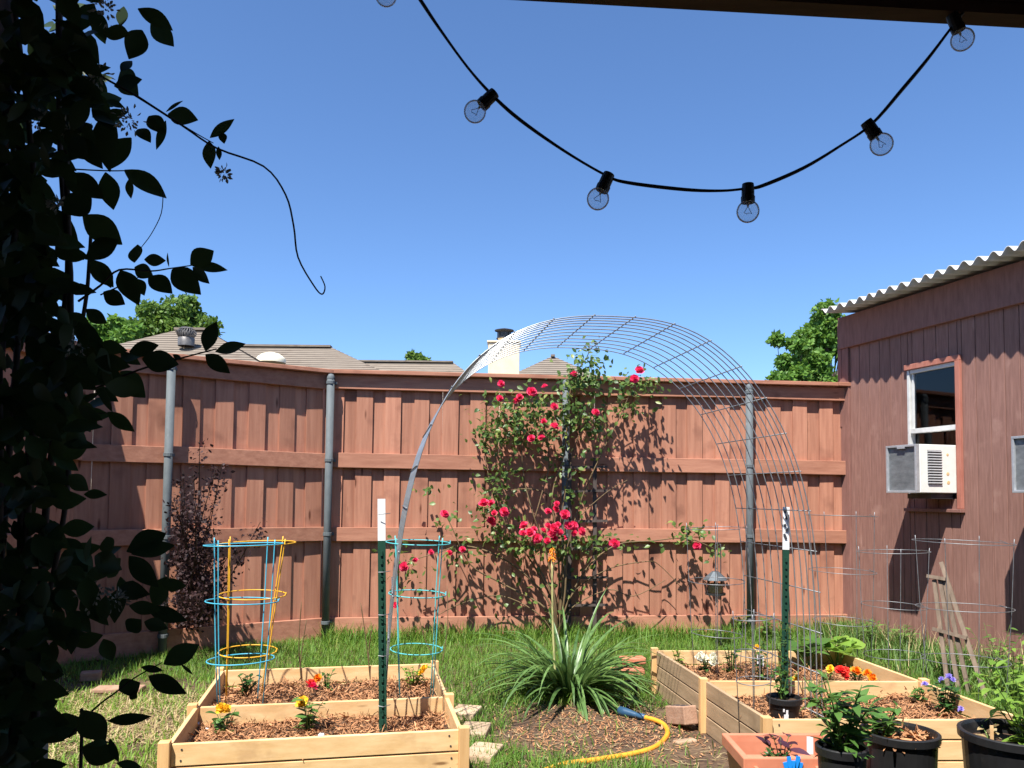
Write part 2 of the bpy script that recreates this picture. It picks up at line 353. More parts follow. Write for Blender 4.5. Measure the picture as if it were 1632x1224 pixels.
# ------------------------------------------------------------------ fences
pk = [MB().box((0, 0, 1.188), (.135 + .006 * i, .017, 2.37 - .004 * i)) for i in range(3)]
PK = []
for i, p in enumerate(pk):
    me = bpy.data.meshes.new('picket'); me.from_pydata(p.v, [], p.f); me.materials.append(M['fence_wood']); PK.append(me)
def fence(name, a, b, label, step=.131, corner=False, posts=()):
    d = (b - a).normalized(); n = Vector((d.y, -d.x, 0))                      # n faces the yard
    if n.dot(Vector((0, 3, 0)) - a) < 0: n = -n
    T = thing(name, a, label, 'fence', 'red stained board fences round the yard'); Ln = (b - a).length; ang = math.atan2(d.y, d.x)
    k = 0; s = .035
    while s < Ln - .03:
        front = k % 2 == 0
        p = a + d * s + n * (.0 if front else -.018) + Vector((0, 0, random.uniform(.0, .012)))
        inst('picket', PK[k % 3], p, (random.gauss(0, .0012), random.gauss(0, .004), ang + random.gauss(0, .018)), T, (1 if front else 1.08, 1, 1))
        s += step + random.uniform(-.006, .006); k += 1
    for z0, hh, th in ((.10, .19, .036), (.94, .125, .036), (1.60, .135, .036), (2.315, .13, .036)):
        off = .0085 + th / 2 + .002
        cut = [0.0] + [s for s in posts if .2 < s < Ln - .2] + [Ln]
        for i in range(len(cut) - 1):
            jz = random.uniform(-.008, .008)
            q0 = a + d * (cut[i] + .006) + n * off + Vector((0, 0, z0 + jz)); q1 = a + d * (cut[i + 1] - .006) + n * off + Vector((0, 0, z0 - jz))
            mb = MB().beam(q0, q1, th, hh)
            mb.build('kick_board' if z0 < .2 else 'rail', 'fence_rail', T, bevel=.004)
    if corner: MB().box((b.x - n.x * .07, b.y - n.y * .07, 1.18), (.12, .12, 2.36), Matrix.Rotation(ang, 3, 'Z')).build('corner_post', 'fence_wood', T, bevel=.004)  # added behind the joint to block the light gap between runs
    cut = [0.0]
    while cut[-1] + 2.4 < Ln: cut.append(cut[-1] + 2.4)
    cut.append(Ln)
    for i in range(len(cut) - 1):
        MB().beam(a + d * (cut[i] + .002) + n * .03 + Vector((0, 0, 2.405)), a + d * (cut[i + 1] - .002) + n * .03 + Vector((0, 0, 2.402)), .15, .036).build('cap_board', 'fence_rail', T, bevel=.004)
    for s in posts:
        p = a + d * s + n * .105
        po = MB().tube([p + Vector((0, 0, -.02)), p + Vector((0, 0, 2.33))], .034, 14).lathe([(.036, 2.33), (.036, 2.35), (.024, 2.375), (.001, 2.383)], (p.x, p.y, 0), 14).build('post', 'galv', T, smooth=True)
        for z0 in (.16, .94, 1.60, 2.30):
            MB().lathe([(.0365, z0 - .015), (.040, z0 - .013), (.040, z0 + .013), (.0365, z0 + .015)], (p.x, p.y, 0), 14).box((p.x, p.y, z0) + n * -.052 if False else Vector((p.x, p.y, z0)) - n * .048 + d * .028, (.05, .02, .024), Matrix.Rotation(ang, 3, 'Z')).build('bracket', 'galv', po)
    return T
dR = (FB - FA).normalized()
def s_at(px):                                                                # distance along the back fence of a pixel column
    d = ray(px, 800); t = (FA.x * dR.y - FA.y * dR.x) / (d.x * dR.y - d.y * dR.x)
    return (Vector((d.x * t, d.y * t, 0)) - FA).dot(dR)
fence('board_fence', FA, FB, 'red stained board fence with climbing rose, running to the shed corner', posts=(.0, s_at(898), s_at(1188)))
dL = -LD
sl_ = 2.02 - 1.39
fence('board_fence', FC, FA, 'shorter angled run of red stained fence behind the purple shrub', corner=True, posts=(sl_,))
fence('board_fence', FD, FC, 'red side fence turned out of the sun behind the leafy vine', corner=True)

# ------------------------------------------------------------------ shed
SC = FB + SN * .02 + Vector((0, 0, 0)); SLEN = 4.2; SH_Z = 2.92
def sp(s, out, z): return SC + SD * s + SN * out + Vector((0, 0, z))
Rsh = Matrix((SD, -SN, Vector((0, 0, 1)))).transposed()                      # local x along wall, y into shed
shed = thing('garden_shed', sp(SLEN / 2, -.8, 0), 'dark red garden shed with corrugated roof and grooved siding', 'shed')
def sbox(mb, s0, s1, o0, o1, z0, z1): return mb.box(sp((s0 + s1) / 2, (o0 + o1) / 2, (z0 + z1) / 2), (s1 - s0, o1 - o0, z1 - z0), Rsh)
def s_shed(px, py=750):
    p = onplane(px, py, SC, SN); return (p - SC).dot(SD), p.z
ws0, wz1 = s_shed(1444, 592); ws1, _ = s_shed(1526, 575); _, wz0 = s_shed(1500, 795)
ws0 += .02; wz1 = s_shed(1485, 583)[1]
s = 0.09; k = 0
wins = [(ws0, ws1, wz0, wz1), ((onplane(1612, 740, SC + SN * .40, SN) - SC).dot(SD) - .18, (onplane(1612, 740, SC + SN * .40, SN) - SC).dot(SD) + .37, wz0, wz1)]
while s < SLEN:
    e = min(s + .131, SLEN); cuts = [(.02, 2.78)]
    for (a0, a1, z0, z1) in wins:
        if e > a0 and s < a1: cuts = [(.02, z0), (z1, 2.78)]
    hit = [wn for wn in wins if e > wn[0] and s < wn[1]]
    segs = [(s, e)]
    if hit:
        a0, a1 = hit[0][0], hit[0][1]; segs = []
        if s < a0: segs.append((s, a0, 1))
        if e > a1: segs.append((a1, e, 1))
        segs.append((max(s, a0), min(e, a1), 0))
    else: segs = [(s, e, 1)]
    for (p0, p1, full) in segs:
        if p1 - p0 < .012: continue
        for z0, z1 in ([(.02, 2.78)] if full else cuts):
            sbox(MB(), p0 + .003, p1 - .003, -.016, random.uniform(0, .0015), z0, z1).build('siding_board', 'shed_siding', shed, bevel=.002)
    s = e
bk = MB()
zz = [(0, SLEN)]
a0, a1, z0, z1 = wins[0]; c0, c1, _, _ = wins[1]
for (p, q) in ((0, a0), (a1, c0), (c1, SLEN)): sbox(bk, p, q, -.06, -.018, 0, 3.06)
for (p, q) in ((a0, a1), (c0, c1)): sbox(bk, p, q, -.06, -.018, 0, z0); sbox(bk, p, q, -.06, -.018, z1, 3.06)
bk.build('wall', 'shed_trim', shed)
wl = MB(); sbox(wl, 0.0, .05, -2.4, -.06, 0, 3.04); sbox(wl, SLEN - .05, SLEN, -2.4, -.06, 0, 3.04); sbox(wl, 0, SLEN, -2.45, -2.4, 0, 3.06)
wl.build('wall', 'interior', shed)
sbox(MB(), -.022, .09, -.05, .024, .01, 2.78).build('corner_board', 'shed_trim', shed, bevel=.003)
sbox(MB(), -.03, SLEN, -.02, .04, 2.76, 3.07).build('fascia', 'shed_trim', shed, bevel=.003)
sbox(MB(), -.05, -.003, -2.4, .03, 2.0, 3.02).build('fascia', 'shed_trim', shed)
# corrugated roof sheet: waves run along the wall, ridges run down to the eave
n1_, per = 520, .128
s_ = np.linspace(.02, SLEN + .1, n1_); o_s = np.array([.27, -.3, -1.3, -2.5]); top = []
for o in o_s:
    zb = 3.10 + (-.16 * (o - .27)) * .55
    for s0 in s_:
        p = sp(s0, o + .006 * math.sin(s0 * 9), zb + .025 * math.sin(2 * PI * s0 / per)); top.append(p)
V = np.array([tuple(p) for p in top]); 
I = (np.arange(len(o_s) - 1)[:, None] * n1_ + np.arange(n1_ - 1)[None]).ravel()
ro = finish('corrugated_roof', V, np.stack([I, I + n1_, I + n1_ + 1, I + 1], 1), 'roof_sheet', shed, smooth=True)
md = ro.modifiers.new('thickness', 'SOLIDIFY'); md.thickness = .006
# windows
def window(a0, a1, z0, z1):
    T = MB(); sbox(T, a0 - .015, a1 + .045, .003, .03, z1 - .002, z1 + .045); fr = T.build('window', 'window_trim', shed, bevel=.003)
    sbox(MB(), a1 - .002, a1 + .045, .003, .032, z0 - .08, z1 - .003).build('casing', 'window_trim', fr, bevel=.003)
    f = MB(); sbox(f, a0, a0 + .026, -.05, .012, z0, z1 - .004); sbox(f, a1 - .02, a1 - .003, -.05, .008, z0, z1 - .004); sbox(f, a0 + .036, a1 - .021, -.05, .010, z1 - .035, z1 - .004)
    f.build('frame', 'window_white', fr, bevel=.002)
    zr = z0 + (z1 - z0) * .52
    f = MB(); sbox(f, a0 + .036, a1 - .021, -.035, .012, zr - .02, zr + .02); sbox(f, a0 + .036, a0 + .056, -.04, -.005, zr + .021, z1 - .036)
    f.build('sash', 'window_white', fr, bevel=.002)
    g = MB(); sbox(g, a0 + .037, a1 - .022, -.022, -.018, zr + .02, z1 - .036); g.build('pane', 'pane', fr)
    g = MB(); sbox(g, a0 + .037, a1 - .022, -.042, -.038, z0 + .1, zr - .021); g.build('pane', 'pane', fr)
    sbox(MB(), a0 - .02, a1 + .05, .002, .05, z0 - .11, z0 - .082).build('sill', 'shed_trim', fr, bevel=.003)
for wn in wins: window(*wn)
# things leaning inside the shed, seen through the glass
st = MB(); sbox(st, ws0 - .3, ws1 + .5, -.75, -.70, 1.9, 1.98); sbox(st, ws0 + .1, ws0 + .3, -.72, -.69, 1.0, 1.75); st.beam(sp(ws0 - .1, -.5, 1.45), sp(ws1 + .2, -.55, 2.0), .015, .015)
tag(st.build('storage_rack', 'interior_wood'), 'pale wooden rack inside the shed behind the window pane', 'rack')

def air_conditioner(s0, s1, dep, z0, z1, label, rusty):
    T = thing('air_conditioner', sp((s0 + s1) / 2, dep / 2, z0), label, 'air conditioner', 'window units in the shed wall')
    b = MB(); sbox(b, s0, s1, -.10, dep - .035, z0, z1); b.build('housing', 'ac_white', T, bevel=.006)
    f = MB(); g = .018
    sbox(f, s0, s1, dep - .034, dep, z0, z0 + g); sbox(f, s0, s1, dep - .034, dep, z1 - g, z1); sbox(f, s0, s0 + g, dep - .034, dep, z0 + g, z1 - g); sbox(f, s1 - g, s1, dep - .034, dep, z0 + g, z1 - g)
    f.build('frame', 'alu', T, bevel=.002)
    c = MB(); sbox(c, s0 + g, s1 - g, dep - .033, dep - .018, z0 + g, z1 - g); c.build('coil', 'coil', T)
    sbox(MB(), s0 + .13, s0 + .21, dep - .012, dep + .003, z1 - .03, z1 - .014).build('clip', 'alu', T)
    lo0, lo1 = dep * .38, dep * .72
    gp = MB(); sbox(gp, s1 + .0005, s1 + .002, lo0, lo1, z0 + .07, z1 - .045); gr = gp.build('grille', 'print_and_shade', T)  # dark plate on the housing, standing in for shade between the slats
    nsl = 13
    for i in range(nsl):
        z = z0 + .08 + (z1 - z0 - .135) * i / (nsl - 1)
        MB().beam(sp(s1 + .006, lo0, z), sp(s1 + .006, lo1, z), .010, .009, SD + Vector((0, 0, .8))).build('slat', 'alu', gr)
    if rusty:
        for (q, z, r) in ((.10, .31, .013), (.10, .155, .016), (.095, .085, .017)):
            MB().lathe([(r, 0), (r * .8, .0015), (.001, .002)], sp(s1, q * dep * 2.2, z0 + z), 12, Matrix((Vector((0, 0, 1)), SN, SD)).transposed() if False else Vector((0, 0, 1)).rotation_difference(SD).to_matrix()).build('rust_spot', 'rust', T)
    br = MB(); sbox(br, s0 + .06, s1 - .02, .02, dep * .6, z0 - .045, z0 - .004); br.build('bracket', 'dark_metal', T)
    return T
acz0, acz1 = wz0 + .045, wz0 + .435
air_conditioner(ws1 - .36, ws1 - .03, .40, acz0, acz1, 'white window air conditioner with rust stains under the shed window', True)
s2 = (onplane(1612, 740, SC + SN * .40, SN) - SC).dot(SD)
air_conditioner(s2, s2 + .34, .40, acz0 + .0, acz1 + .0, 'second window air conditioner with pale frame, cut by the picture edge', False)

# ------------------------------------------------------------------ patio the picture is taken from
roofz = 2.20
pa = atZ(850, 2, roofz); pb = atZ(1632, 45, roofz); pd = (pb - pa).normalized(); pn = Vector((-pd.y, pd.x, 0))
pat = thing('patio_cover', pa, 'dark wooden patio cover whose beam crosses overhead', 'patio cover')
e0, e1 = pa - pd * 3.6, pa + pd * 4.2
MB().beam(e0 - pn * .02 + Vector((0, 0, .085)), e1 - pn * .02 + Vector((0, 0, .085)), .04, .17).build('beam', 'patio_wood', pat)
MB().beam(e0 - pn * .09 + Vector((0, 0, .095)), e1 - pn * .09 + Vector((0, 0, .095)), .09, .15).build('beam', 'patio_wood', pat)
MB().beam(e0 - pn * 2.2 + Vector((0, 0, .195)), e1 - pn * 2.2 + Vector((0, 0, .195)), 4.4, .035).build('roof', 'patio_wood', pat)
for k in range(12):
    q = e0 + pd * (.3 + .62 * k) + Vector((0, 0, .115)); MB().beam(q - pn * .15, q - pn * 4.3, .04, .12).build('rafter', 'patio_wood', pat)
pp = atY(-75, 700, 1.38)
MB().box((pp.x, 1.38, 1.10), (.09, .09, 2.20)).build('post', 'patio_wood', pat)
hw = MB().box((.3, -2.85, 1.9), (14, .2, 3.8)); tag(hw.build('house_wall', 'house_brick'), 'unseen house wall added to keep the patio dark', 'wall')  # unseen wall, added behind the camera as a dark enclosure

# string of globe bulbs
YS = 1.43
cp = [(640, -45), (670, 0), (700, 45), (745, 107), (785, 152), (830, 192), (900, 241), (965, 279), (1000, 291), (1090, 302), (1150, 304), (1192, 300), (1215, 296), (1280, 268), (1340, 232), (1390, 197), (1440, 140), (1480, 92), (1517, 43), (1535, 20)]
def smooth_path(pts, n=6):
    out = []
    for i in range(len(pts) - 1):
        p0 = pts[max(i - 1, 0)]; p1 = pts[i]; p2 = pts[i + 1]; p3 = pts[min(i + 2, len(pts) - 1)]
        for k in range(n):
            t = k / n
            out.append(.5 * ((2 * p1) + (p2 - p0) * t + (2 * p0 - 5 * p1 + 4 * p2 - p3) * t * t + (3 * p1 - p0 - 3 * p2 + p3) * t ** 3))
    return out + [pts[-1]]
st = thing('string_lights', atY(1090, 302, YS), 'black cord of clear globe bulbs sagging below the patio beam', 'string lights')
cpath = smooth_path([atY(x, y, YS) for x, y in cp], 5)
MB().tube(cpath, [.0030 + .0006 * math.sin(i * .33) for i in range(len(cpath))], 8).build('cord', 'cord', st, smooth=True)
for (sx, sy, bx, by) in ((612, -30, 615, -8), (778, 158, 757, 178), (966, 288, 953, 317), (1192, 306, 1192, 337), (1387, 204, 1405, 230), (1525, 42, 1534, 63)):
    a = atY(sx, sy, YS); c = atY(bx, by, YS); d = (c - a).normalized(); rot = Vector((0, 0, 1)).rotation_difference(d).to_matrix(); q = c - d * .0315
    so_ = MB().lathe([(.001, -.014), (.0105, -.0135), (.0115, -.004), (.0115, .010), (.0128, .0105), (.0125, .021), (.009, .0215)], q - d * .006, 14, rot).build('socket', 'cord', st, smooth=False)
    pr = [(.0075, .012)] + [(.0205 * math.sin(u), .0315 - .0205 * math.cos(u)) for u in np.linspace(.38, PI - .01, 16)]
    gb = MB().lathe(pr, q, 24, rot).build('bulb', 'bulb_glass', so_, smooth=True)
    MB().tube([q + d * .012, q + d * .022], .0022, 6).tube([q + d * .022, q + rot @ Vector((-.007, 0, .036)), q + rot @ Vector((-.003, .003, .033)), q + rot @ Vector((.003, -.002, .037)), q + rot @ Vector((.007, 0, .034)), q + d * .022], .0006, 5).build('filament', 'filament', so_)

# ------------------------------------------------------------------ vine on the patio post
vine = thing('climbing_vine', atY(40, 1240, 1.45), 'dark leafy climbing vine in shade on the patio post', 'vine')
def zpx(lst, oy):
    return [((a / 2.914, b / 2.914 + oy), (c / 2.914, d / 2.914 + oy), w_) for (a, b, c, d, w_) in lst]
LV = zpx([(640, 40, 800, 115, .55), (700, 110, 803, 210, .6), (575, 30, 560, 120, .6), (600, 160, 483, 148, .5), (660, 140, 605, 258, .6), (560, 330, 612, 272, .4), (530, 400, 655, 370, .6), (560, 330, 640, 440, .6),
    (780, 530, 908, 550, .55), (770, 520, 842, 465, .22), (770, 560, 728, 690, .25), (690, 540, 760, 610, .5), (975, 640, 1083, 555, .3), (1030, 615, 1040, 662, .5), (970, 655, 976, 775, .4), (1015, 680, 1020, 740, .4),
    (610, 640, 507, 780, .6), (490, 800, 530, 970, .52), (577, 790, 765, 900, .42), (600, 830, 610, 920, .4), (300, 815, 467, 905, .5), (425, 920, 297, 985, .75), (500, 520, 475, 760, .4), (185, 950, 350, 1130, .4), (85, 990, 300, 1130, .42),
    (385, 1000, 560, 1130, .55), (550, 1115, 395, 1195, .6), (305, 1190, 410, 1195, .5), (625, 1220, 640, 1140, .6), (490, 470, 575, 500, .5), (640, 600, 690, 640, .5), (860, -10, 890, 0, .5), (500, 600, 470, 700, .6), (330, 640, 380, 720, .6), (150, 690, 120, 760, .6)], 0) \
  + zpx([(670, 40, 768, 45, .5), (625, 75, 695, 110, .55), (560, 90, 635, 230, .45), (640, 130, 670, 205, .5), (690, 120, 790, 178, .6), (800, 85, 912, 180, .55), (885, 65, 980, 0, .7), (905, 70, 1050, 80, .36), (895, 75, 972, 150, .4), (785, 75, 778, 10, .2), (420, 40, 525, 165, .5), (480, 70, 510, 165, .5),
    (340, 140, 385, 205, .5), (480, 190, 578, 247, .55), (400, 270, 492, 335, .6), (955, 465, 985, 325, .52), (1000, 468, 1138, 440, .5), (955, 480, 1052, 555, .45), (845, 505, 798, 478, .4), (600, 470, 735, 440, .5), (660, 500, 830, 530, .55), (560, 560, 655, 672, .6), (490, 625, 650, 640, .45), (500, 748, 620, 835, .4),
    (350, 690, 438, 800, .55), (310, 850, 412, 900, .6), (290, 960, 400, 915, .5), (320, 1040, 412, 1110, .6), (390, 1130, 490, 1130, .42), (50, 1180, 190, 1128, .5), (560, 460, 640, 540, .6), (420, 420, 520, 580, .5), (300, 520, 440, 640, .6), (180, 620, 300, 760, .6), (120, 740, 300, 780, .4), (250, 860, 330, 980, .55), (200, 1000, 330, 1080, .5)], 400) \
  + zpx([(770, 135, 590, 215, .55), (810, 190, 620, 235, .4), (600, 240, 718, 375, .4), (495, 150, 497, 222, .8), (775, 335, 720, 470, .5), (560, 335, 620, 455, .6), (600, 470, 730, 490, .4), (590, 585, 655, 535, .7), (670, 545, 780, 575, .45), (345, 655, 475, 610, .55), (480, 625, 520, 722, .6), (760, 742, 918, 650, .52), (655, 755, 752, 772, .35),
    (690, 797, 850, 872, .36), (840, 742, 897, 787, .2), (552, 865, 650, 825, .8), (605, 872, 640, 900, .5), (500, 1005, 690, 990, .26), (380, 955, 490, 1085, .7), (372, 990, 278, 1040, .8), (380, 1130, 530, 1180, .6), (540, 1200, 655, 1220, .35), (410, 1115, 505, 1100, .35), (510, 1085, 540, 1205, .3), (120, 40, 215, 130, .5), (280, 120, 430, 100, .55),
    (440, 240, 560, 300, .6), (680, 480, 860, 540, .35), (560, 250, 480, 340, .6), (240, 320, 380, 360, .5), (620, 330, 700, 300, .5), (740, 360, 860, 380, .5), (30, 820, 100, 900, .6), (150, 1000, 260, 1060, .6)], 804)
def leaf_obj(base, tip, n, wr, mat, name, parent, bend=.35, fold=.25, prof=LEAFV):
    d = tip - base; V, F = ribbons([tuple(base)], [tuple(d)], [tuple(n)], d.length, d.length * wr, prof, bend, fold)
    return finish(name, V, F, mat, parent, smooth=True)
cnt = 0
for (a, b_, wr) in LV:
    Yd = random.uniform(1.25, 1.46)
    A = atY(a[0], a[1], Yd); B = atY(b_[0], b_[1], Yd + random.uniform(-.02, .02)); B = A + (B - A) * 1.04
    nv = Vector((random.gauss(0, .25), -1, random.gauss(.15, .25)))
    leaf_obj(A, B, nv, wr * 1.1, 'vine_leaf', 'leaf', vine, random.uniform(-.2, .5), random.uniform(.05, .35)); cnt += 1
by = [-20, 60, 130, 200, 250, 290, 340, 400, 450, 500, 540, 580, 620, 680, 740, 800, 850, 880, 940, 980, 1030, 1080, 1130, 1180, 1240]
bx = [172, 168, 165, 185, 125, 55, 80, 105, 118, 130, 160, 205, 170, 130, 100, 105, 120, 185, 225, 150, 100, 82, 80, 78, 72]
dens = []
rest = []
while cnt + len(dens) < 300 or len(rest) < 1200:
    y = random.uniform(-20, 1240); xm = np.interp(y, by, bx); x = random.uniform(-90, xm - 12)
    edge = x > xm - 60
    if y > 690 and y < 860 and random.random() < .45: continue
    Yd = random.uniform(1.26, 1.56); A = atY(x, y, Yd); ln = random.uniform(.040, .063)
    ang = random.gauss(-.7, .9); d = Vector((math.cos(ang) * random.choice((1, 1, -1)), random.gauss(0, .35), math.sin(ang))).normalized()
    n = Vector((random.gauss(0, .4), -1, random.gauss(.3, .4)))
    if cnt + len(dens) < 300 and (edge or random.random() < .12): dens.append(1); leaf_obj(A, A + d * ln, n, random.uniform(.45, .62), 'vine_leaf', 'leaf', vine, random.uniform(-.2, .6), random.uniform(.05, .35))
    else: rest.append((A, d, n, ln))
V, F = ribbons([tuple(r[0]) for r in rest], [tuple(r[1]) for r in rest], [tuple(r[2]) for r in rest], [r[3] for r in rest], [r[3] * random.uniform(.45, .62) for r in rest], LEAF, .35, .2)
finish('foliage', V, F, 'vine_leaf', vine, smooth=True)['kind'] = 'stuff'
def vstem(pts, r0, r1, Y0=1.42, mat='vine_stem', parent=None):
    P = smooth_path([atY(x, y, Y0 + random.uniform(-.015, .015)) for x, y in pts], 4)
    return MB().tube(P, list(np.linspace(r0, r1, len(P))), 6).build('stem', mat, parent or vine, smooth=True)
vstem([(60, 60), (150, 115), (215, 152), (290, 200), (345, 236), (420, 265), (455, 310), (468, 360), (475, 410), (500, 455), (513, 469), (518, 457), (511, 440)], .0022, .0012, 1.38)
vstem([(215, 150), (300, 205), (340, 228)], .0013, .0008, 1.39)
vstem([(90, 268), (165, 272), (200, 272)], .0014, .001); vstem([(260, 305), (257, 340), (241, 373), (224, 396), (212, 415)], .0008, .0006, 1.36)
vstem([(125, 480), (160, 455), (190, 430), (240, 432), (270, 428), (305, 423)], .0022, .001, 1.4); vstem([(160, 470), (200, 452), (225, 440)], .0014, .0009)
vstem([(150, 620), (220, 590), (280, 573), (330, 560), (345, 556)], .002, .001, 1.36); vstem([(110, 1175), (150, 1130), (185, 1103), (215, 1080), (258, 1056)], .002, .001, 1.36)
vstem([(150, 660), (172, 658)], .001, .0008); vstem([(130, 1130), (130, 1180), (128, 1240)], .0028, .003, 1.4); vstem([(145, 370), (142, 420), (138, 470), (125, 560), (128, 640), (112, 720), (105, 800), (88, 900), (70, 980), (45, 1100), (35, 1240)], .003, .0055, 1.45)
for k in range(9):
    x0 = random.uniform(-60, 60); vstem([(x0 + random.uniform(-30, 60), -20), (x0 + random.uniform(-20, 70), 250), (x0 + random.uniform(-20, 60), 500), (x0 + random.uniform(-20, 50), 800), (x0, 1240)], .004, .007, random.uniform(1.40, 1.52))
def cluster(px, py, r, Y0):
    c = np.array(atY(px, py, Y0)); N = 46; d = rdir(N); V, F = ribbons(c + d * r * rng.uniform(.1, 1, (N, 1)), d, rdir(N), .008, .005, (.3, 1, .3), .4, .2)
    finish('flower_cluster', V, F, 'vine_flower', vine)
for (x, y, r, Y0) in ((208, 190, .024, 1.30), (358, 277, .013, 1.38), (155, 120, .022, 1.34), (110, 205, .022, 1.33), (60, 190, .02, 1.35), (170, 15, .025, 1.33), (120, 545, .026, 1.32), (150, 950, .026, 1.31), (185, 955, .02, 1.30), (90, 325, .014, 1.36)): cluster(x, y, r, Y0)

# ------------------------------------------------------------------ raised beds
def bed(name, q, label, div, grey_side):
    T = thing(name, sum(q, Vector()) / 4 - Vector((0, 0, HB)), label, 'raised bed', 'cedar raised beds')
    c = sum(q, Vector()) / 4
    def boards(a, b_, mat, inset=.0, n=3):
        d = (b_ - a).normalized(); nn = Vector((d.y, -d.x, 0)); nn = nn if nn.dot(c - a) < 0 else -nn
        for k in range(n):
            z = HB - .0445 - k * .0915 - (.004 * k); o = nn * random.uniform(0, .003)
            MB().beam(Vector((a.x, a.y, z)) + d * .018 + o - nn * .012, Vector((b_.x, b_.y, z)) - d * .018 + o - nn * .012, .02, .0885).build('board', mat, T, bevel=.003)
    fl, fr, br, bl = q
    boards(fl, fr, 'cedar'); boards(fr, br, 'cedar_side'); boards(br, bl, 'cedar'); boards(bl, fl, 'cedar_grey' if grey_side else 'cedar_side')
    ml = fl.lerp(bl, div); mr = fr.lerp(br, div)
    MB().beam(Vector((ml.x, ml.y, HB - .045)) + (mr - ml).normalized() * .03, Vector((mr.x, mr.y, HB - .045)) - (mr - ml).normalized() * .03, .02, .088).build('divider', 'cedar', T, bevel=.003)
    for (a_, b_) in ((fl, fr),):
        dd = (b_ - a_).normalized()
        for e_ in (.055, (b_ - a_).length - .055):
            for k in range(3):
                for dz in (-.022, .022): MB().lathe([(.0045, 0), (.004, .001), (.001, .0012)], Vector((a_.x, a_.y, HB - .0445 - k * .0955 + dz)) + dd * (e_ + random.uniform(-.006, .006)) + Vector((dd.y, -dd.x, 0)) * .0015, 8, Vector((0, 0, 1)).rotation_difference(Vector((dd.y, -dd.x, 0))).to_matrix()).build('screw', 'dark_metal', T)
    for p in (fl, fr, br, bl, ml, mr):
        d = (c - p); d.z = 0; d.normalize(); ang = math.atan2((fr - fl).y, (fr - fl).x)
        for (ox, oy) in ((.0, .0),):
            side = Vector((-1, 0, 0)) if p in (fl, bl, ml) else Vector((1, 0, 0))
            MB().box((p.x + side.x * .004, p.y - .006, HB / 2 + .006), (.045, .045, HB + .02), Matrix.Rotation(ang, 3, 'Z')).build('corner_post', 'cedar_post', T, bevel=.003)
    # soil and mulch
    g = 22; uu = np.linspace(.02, .98, g); Q = [np.array(p) for p in q]
    U, W = np.meshgrid(uu, uu); P = (Q[0] * ((1 - U) * (1 - W))[..., None] + Q[1] * (U * (1 - W))[..., None] + Q[2] * (U * W)[..., None] + Q[3] * ((1 - U) * W)[..., None])
    P[..., 2] = HB - .095 + .014 * np.sin(P[..., 0] * 9) * np.cos(P[..., 1] * 7) + rng.normal(0, .005, P.shape[:2])
    I = (np.arange(g - 1)[:, None] * g + np.arange(g - 1)[None]).ravel()
    so2 = finish('bed_soil', P.reshape(-1, 3), np.stack([I, I + 1, I + g + 1, I + g], 1), 'soil', smooth=True); so2['kind'] = 'stuff'; tag(so2, 'dark soil under the mulch in the ' + label.split(' with')[0].split(' beside')[0], 'soil')
    N = 11000; U = rng.uniform(.03, .97, N)[:, None]; W = rng.uniform(.03, .97, N)[:, None]
    P = Q[0] * (1 - U) * (1 - W) + Q[1] * U * (1 - W) + Q[2] * U * W + Q[3] * (1 - U) * W
    P[:, 2] = HB - .085 + .014 * np.sin(P[:, 0] * 9) * np.cos(P[:, 1] * 7) + rng.uniform(-.008, .018, N)
    d = rng.normal(size=(N, 3)); d[:, 2] *= .38
    V, F = ribbons(P, d, rdir(N, 1.2), rng.uniform(.015, .055, N), rng.uniform(.0025, .008, N), (.7, 1, .5), rng.normal(0, .5, N), .25)
    mu = finish('mulch', V, F, 'chips'); tag(mu, 'shredded brown mulch filling the ' + label.split(' with')[0].split(' beside')[0], 'mulch', kind='stuff')
    return T
bed('raised_bed', LB, 'cedar raised bed holding the blue and yellow tomato cages', .42, False)
bed('raised_bed', RB, 'cedar raised bed beside the brick, with marigolds and squash', .47, True)

# ------------------------------------------------------------------ wire arch, stakes, tomato cages
AD = Vector((-.132, .85, 0)); AX = Vector((.988, .153, 0)); AC = Vector((.503, 3.90, 0)); AW = 1.092; AH = 2.03; AB = .16; NN = 2.65
def arch_pt(u, v):                                    # u 0..1 along the hoop, v 0..1 across the panel
    a = PI * (1 - u); c, s = math.cos(a), math.sin(a)
    x = math.copysign(abs(c) ** (2 / NN), c); z = abs(s) ** (2 / NN)
    wob = .012 * math.sin(u * 17 + v * .25)
    return AC + AX * (AW * x + wob) + AD * v + Vector((0, 0, AB + AH * z))
uu = [0.5 - 0.5 * math.cos(PI * i / 240) * 1 for i in range(241)]
# equal arc length sampling
fine = [i / 1200 for i in range(1201)]; fp = [arch_pt(u, .5) for u in fine]; acc = [0]
for i in range(1200): acc.append(acc[-1] + (fp[i + 1] - fp[i]).length)
tot = acc[-1]
def u_len(l): return float(np.interp(l, acc, fine))
arch = thing('garden_arch', AC + Vector((0, 0, 0)), 'tall arch of bent galvanised wire panel spanning the two beds', 'garden arch')
vs_ = [0, .055, .12, .19, .27, .36, .46, .565, .675, .785, .895, 1.0]
for v in vs_:
    MB().tube([arch_pt(u_len(tot * i / 96), v) for i in range(97)], .0030, 6).build('hoop_wire', 'arch_wire', arch, smooth=True)
nl = int(tot / .203)
for i in range(nl + 1):
    u = u_len(.05 + (tot - .1) * i / nl); a, b_ = arch_pt(u, -.006), arch_pt(u, 1.006); nv = (arch_pt(u, .5) - (AC + AD * .5 + Vector((0, 0, 1.0)))).normalized() * .0055
    MB().tube([a + nv, (a + b_) / 2 + nv, b_ + nv], .0030, 6).build('cross_wire', 'wire', arch, smooth=True)
